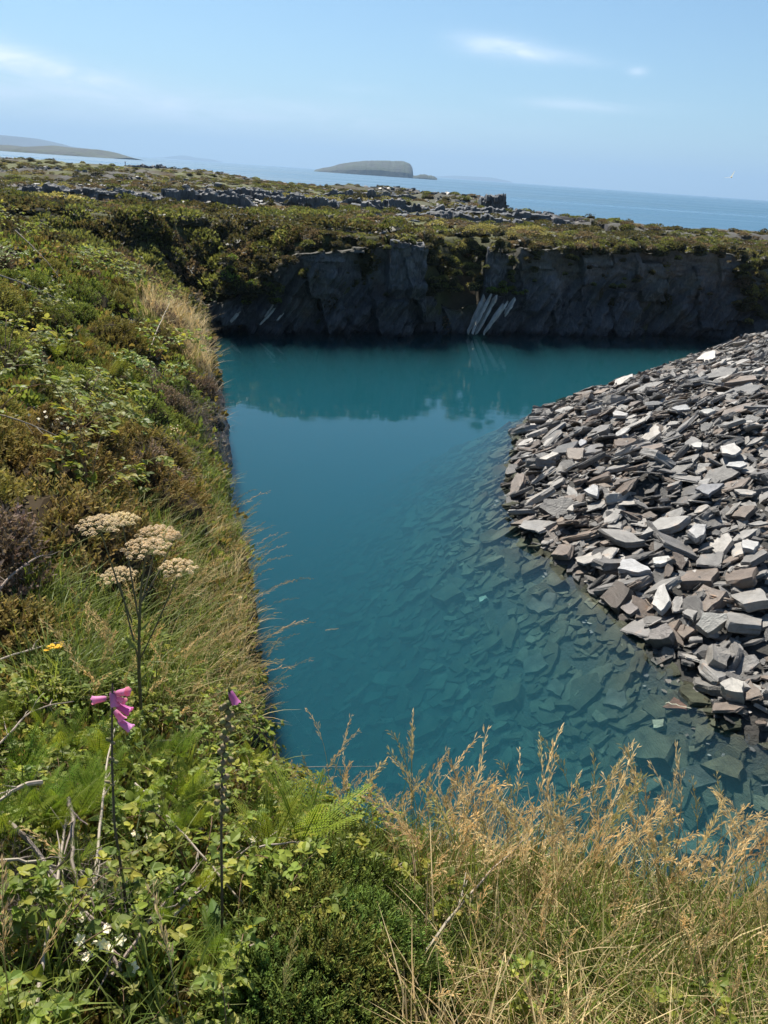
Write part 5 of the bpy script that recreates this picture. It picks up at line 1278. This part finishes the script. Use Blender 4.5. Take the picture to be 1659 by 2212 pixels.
cd_, cs, _ = pdist(xx, yy, COAST); inland = -cd_*cs; w = wall_d(xx, yy); zz = terrain(xx, yy); uu2, vv2 = proj(np.stack([xx, yy, zz], 1))
nn = fbm(xx*.09, yy*.13, 99, 3); band = (inland > -2.5) & (inland < 9) & (xx < 16) & (rf.random(N) < .45)
patch = (nn > .63) & (rf.random(N) < .5) & (xx < 10); ex = ((uu2 > 425) & (uu2 < 570) & (vv2 > 408) & (vv2 < 458)) | ((uu2 > 600) & (uu2 < 850) & (vv2 > 490) & (vv2 < 535)) | ((uu2 > 800) & (uu2 < 1090) & (vv2 > 405) & (vv2 < 480) & (rf.random(N) < .35))
ok = (w > .5) & (zz > -1) & (inland > -2.5) & (band | patch | ex); xx, yy, zz = xx[ok][:2800], yy[ok][:2800], zz[ok][:2800]
rubb = Geo(); kk = rf.integers(0, 6, len(xx))
for k in range(6):
    m = kk == k; n = int(m.sum()); s = (.28+.004*yy[m])[:, None, None]
    rubb.join(chips[k], rots(n, .4, .5, 1.5, rf)*s, np.stack([xx[m], yy[m], zz[m]+.06], 1), rf.uniform(.7, 1.3, (n, 1))*np.ones(3))
tag(obj('rubble', rubb, M_SLATE), 'pale broken slate strewn over the low land and shore', 'rubble', kind='stuff')

# rock outcrops and ledges standing on the flats
def outcrop(prof, Y, depth, label, seed, name='rock_outcrop', rug=.35, base_drop=1.2):
    """prof: (u, v) of its top edge; a blocky mass with a steep front, stepped top and real depth"""
    P = OL([aty(u, v, Y) for u, v in prof]); n, nz, nd = 120, 14, 10; x = np.linspace(P[0, 0], P[-1, 0], n); top = np.interp(x, P[:, 0], P[:, 2])
    top = top-np.abs(np.linspace(-1, 1, n))**6*0; w_ = (x[-1]-x[0]); zb = T1(float(x.mean()), Y)-base_drop; q = x*(26/max(w_, 6))
    blk = vnoise(np.floor(q*.55), q*0, seed); top = top+(blk-.5)*rug+(vnoise(np.floor(q*1.7), q*0, seed+2)-.5)*rug*.5
    rows = []; stepy = vnoise(np.floor(q*.5), q*0, seed+1)*depth*.30
    for k in range(nz):
        f = k/(nz-1); z = zb+(top-zb)*f; rows.append(np.stack([x, Y-stepy+.25*f+ .25*(vnoise(np.floor(q*.8), np.floor(z*1.5), seed+3)-.5)*(1+depth*.1), z], 1))
    for k in range(1, nd):
        f = k/(nd-1); rows.append(np.stack([x, Y-stepy+.25+f*depth, top*(1-f**3)+zb*f**3+(vnoise(q*.9, q*0+k, seed+6)-.5)*rug*.8*(1-f)], 1))
    G = np.stack(rows, 1); NZ = G.shape[1]; G[0, :, 2] = np.minimum(G[0, :, 2], zb); G[-1, :, 2] = np.minimum(G[-1, :, 2], zb)
    rr = fbm(G[..., 0]*1.1, G[..., 2]*1.7+G[..., 1], seed, 4); C = SL*(.6+.8*rr)[..., None]; C = np.where((np.arange(NZ) >= nz)[None, :, None], C*.95, C)
    i = np.arange(n-1)[:, None]*NZ; j = np.arange(NZ-1)[None]; Q = np.stack([i+j, i+NZ+j, i+NZ+j+1, i+j+1], -1).reshape(-1, 4); g = Geo(); g.add(G.reshape(-1, 3), Q, None, C.reshape(-1, 3))
    tag(obj(name, g, M_ROCK), label, 'rock outcrop', 'dark ledges on the flat land' if seed >= 100 else None)
outcrop([(1036, 436), (1040, 427), (1060, 425), (1085, 424), (1094, 428), (1096, 445), (1104, 458), (1108, 472)], 88, 7, 'square dark rock stack ending the ridge above the sea', 3, rug=.5)
outcrop([(930, 452), (950, 446), (985, 442), (1010, 446), (1036, 452)], 86, 6, 'lower broken rock ledge left of the square dark rock stack', 9)
outcrop([(1108, 476), (1120, 468), (1140, 463), (1160, 466), (1180, 474), (1192, 480)], 80, 5, 'pinkish grey rocks low by the sea right of the rock stack', 14)
outcrop([(138, 362), (160, 358), (200, 364), (240, 362), (275, 366)], 172, 8, 'low flat dark ledges on the left shore', 21, rug=.6)
outcrop([(255, 366), (280, 360), (320, 359), (350, 362), (372, 374)], 165, 10, 'thicker dark rock ledge at the end of the left shore', 25, rug=.7)
outcrop([(95, 392), (130, 388), (200, 393), (280, 395), (330, 400), (395, 404)], 105, 5, 'long shaded rock step under the green scrub at the left', 31, 'rock_ledge', .5)
outcrop([(790, 420), (850, 424), (900, 430), (960, 432), (990, 436)], 112, 5, 'dark rock step behind the green strip left of the stack', 37, 'rock_ledge', .5)
outcrop([(560, 418), (600, 415), (660, 422), (700, 424), (760, 430)], 98, 4, 'low dark step beside the rubble patch in the middle', 41, 'rock_ledge', .4)
outcrop([(700, 452), (760, 456), (820, 462), (850, 466)], 70, 3, 'dark step above the grassy shelf behind the buttress', 47, 'rock_ledge', .3)
outcrop([(230, 430), (290, 432), (350, 440), (400, 448)], 66, 3.5, 'shaded step among dark heather at the left', 53, 'rock_ledge', .4)
outcrop([(560, 462), (620, 466), (680, 474), (700, 480)], 62, 3, 'rough grey step above the dark heather slope', 59, 'rock_ledge', .3)
outcrop([(900, 468), (940, 470), (1000, 476), (1040, 482)], 66, 3, 'broken grey step above the yellow grassed gully', 61, 'rock_ledge', .4)

# square buttress and pillar of the far face have crisp edges of their own
def block(u0, u1, vt, vb, Y, depth, label, seed):
    a = aty(u0, vt, Y); b_ = aty(u1, vt, Y+.45); zt = (a[2]+b_[2])/2; zb = aty(u0, vb, Y)[2]; n, m = 40, 44
    r_ = np.random.default_rng(seed); outl = []
    for f in np.linspace(0, 1, 7): outl.append((a[0], Y+depth*(1-f)))
    for f in np.linspace(0, 1, n): outl.append((a[0]+(b_[0]-a[0])*f, Y+.45*f))
    for f in np.linspace(0, 1, 7)[1:]: outl.append((b_[0], Y+.45+depth*f))
    O = OL(outl); K = np.linspace(0, 1, m); Z = zb+(zt-zb)*K; V = np.zeros((len(O), m, 3)); V[..., 0] = O[:, :1]; V[..., 1] = O[:, 1:2]; V[..., 2] = Z[None]
    nn_ = vnoise(np.arange(len(O))[:, None]*.35, Z[None]*6, seed)*.16+(fbm(np.arange(len(O))[:, None]*.2, Z[None]*1.5, seed+1, 3)-.5)*.45; V[..., 1] -= nn_; V[:, :, 2] += (vnoise(np.arange(len(O))[:, None]*.25, Z[None]*0, seed+4)-.5)*.35*K[None]**6; V[..., 0] += (nn_-.08)*.4
    V = np.concatenate([V, (V[:, -1:]*[.97, 1, 1]*[1, 1, 1])*0+np.stack([np.full(len(O), (a[0]+b_[0])/2), np.full(len(O), Y+depth*.8), np.full(len(O), zt+.05)], 1)[:, None]], 1); M_ = m+1
    i = np.arange(len(O)-1)[:, None]*M_; j = np.arange(M_-1)[None]; Q = np.stack([i+j, i+M_+j, i+M_+j+1, i+j+1], -1).reshape(-1, 4)
    C = SL*(.6+.8*fbm(V[..., 0]*1.5, V[..., 2]*3, seed, 4))[..., None]; g = Geo(); g.add(V.reshape(-1, 3), Q, None, C.reshape(-1, 3)); tag(obj('rock_buttress', g, M_ROCK), label, 'rock face')
rl = np.random.default_rng(15)
for q in range(26):
    u0 = rl.uniform(-20, 1000); vb = 372+.055*u0+rl.uniform(14, 95); wd_ = rl.uniform(110, 380); p_ = hit(u0+wd_/2, vb)
    if p_ is None or p_[1] < 58: continue
    hh = rl.uniform(.7, 1.7)*FOC/p_[1]*.8
    outcrop([(u0+wd_*f, vb-hh*k_+.07*wd_*f) for f, k_ in ((0, .1), (.15, .8), (.4, 1), (.7, .9), (.9, .75), (1, .1))], float(p_[1]), rl.uniform(2.5, 5), 'dark broken ledge of slate crossing the flat land beyond the pool', 100+q, 'rock_ledge', .4)
block(846, 915, 527, 625, 42.2, 1.6, 'squared slate buttress standing proud of the far quarry face', 5)
block(1056, 1098, 540, 620, 44.6, 1.6, 'narrow dark rock pillar between the grassy gully and the long wall', 8)

# ------------------------------------------------------------------ gull and sea mark
def gull():
    p = aty(1580, 383, 85); g = Geo(); tube(g, [[-.24, 0, -.02], [-.18, 0, 0], [-.05, 0, .01], [.08, 0, 0], [.17, 0, .03], [.215, 0, .035], [.25, 0, .03]], [.01, .035, .062, .055, .034, .03, .006], 8, (.8, .8, .8))
    for s in (-1, 1):
        t = np.linspace(0, 1, 7); P = np.stack([-.02-.10*t**2, s*.62*t, .05+.30*np.sin(t*1.9)*t**.5*.9], 1); ribbon(g, P, np.array([.07, .075, .07, .062, .05, .034, .006]), (1, 0, -.1), np.where(t[:, None] > .85, .08, .62)*np.ones(3))
    o = obj('gull', g, M_PETAL, None, True); o.matrix_world = Matrix.Translation(Vector(p)) @ Matrix.Rotation(math.radians(50), 4, 'Z') @ Matrix.Rotation(math.radians(-38), 4, 'X')
    tag(o, 'white gull gliding over the sea at the right', 'gull')
gull()
def beacon():
    p = atz(270, 350, -.4); d = ray(270, 346); p = np.array([0, 0, EYE])+d*(700/d[1]); root = empty('sea_mark', (p[0], p[1], -.4)); tag(root, 'tiny dark beacon standing in the sea off the long low island', 'beacon'); g = Geo(); tube(g, [[0, 0, -1], [0, 0, .5], [0, 0, .9]], [1.1, 1.0, .5], 10, (.12, .05, .04)); obj('base', g, M_STEM, root)
    g = Geo(); tube(g, [[0, 0, .8], [0, 0, 2.6]], .28, 8, (.12, .05, .04)); obj('post', g, M_STEM, root); g = Geo(); tube(g, [[0, 0, 2.5], [0, 0, 2.8], [0, 0, 3.3], [0, 0, 3.6]], [.1, .55, .55, .1], 8, (.1, .04, .04)); obj('topmark', g, M_STEM, root)
beacon()

# ------------------------------------------------------------------ haze over sea and islands
def haze():
    m, b = mat('haze'); v = b.new('ShaderNodeVolumePrincipled'); v.inputs['Color'].default_value = (.40, .55, .72, 1); v.inputs['Density'].default_value = HAZE; v.inputs['Anisotropy'].default_value = .2
    b.l.new(v.outputs[0], b.out.inputs['Volume']); m.cycles.homogeneous_volume = True
    X, Y0, Y1, Z0, Z1 = 27000, -150, 26500, -10, 620
    V = [(-X, Y0, Z0), (X, Y0, Z0), (X, Y1, Z0), (-X, Y1, Z0), (-X, Y0, Z1), (X, Y0, Z1), (X, Y1, Z1), (-X, Y1, Z1)]
    me = D.meshes.new('haze'); me.from_pydata(V, [], [(3, 2, 1, 0), (4, 5, 6, 7), (0, 1, 5, 4), (1, 2, 6, 5), (2, 3, 7, 6), (3, 0, 4, 7)]); me.materials.append(m); me.update()
    tag(obj('haze', me, m), 'thin blue sea haze', 'haze', kind='stuff')
HAZE = 1.25e-4
haze()
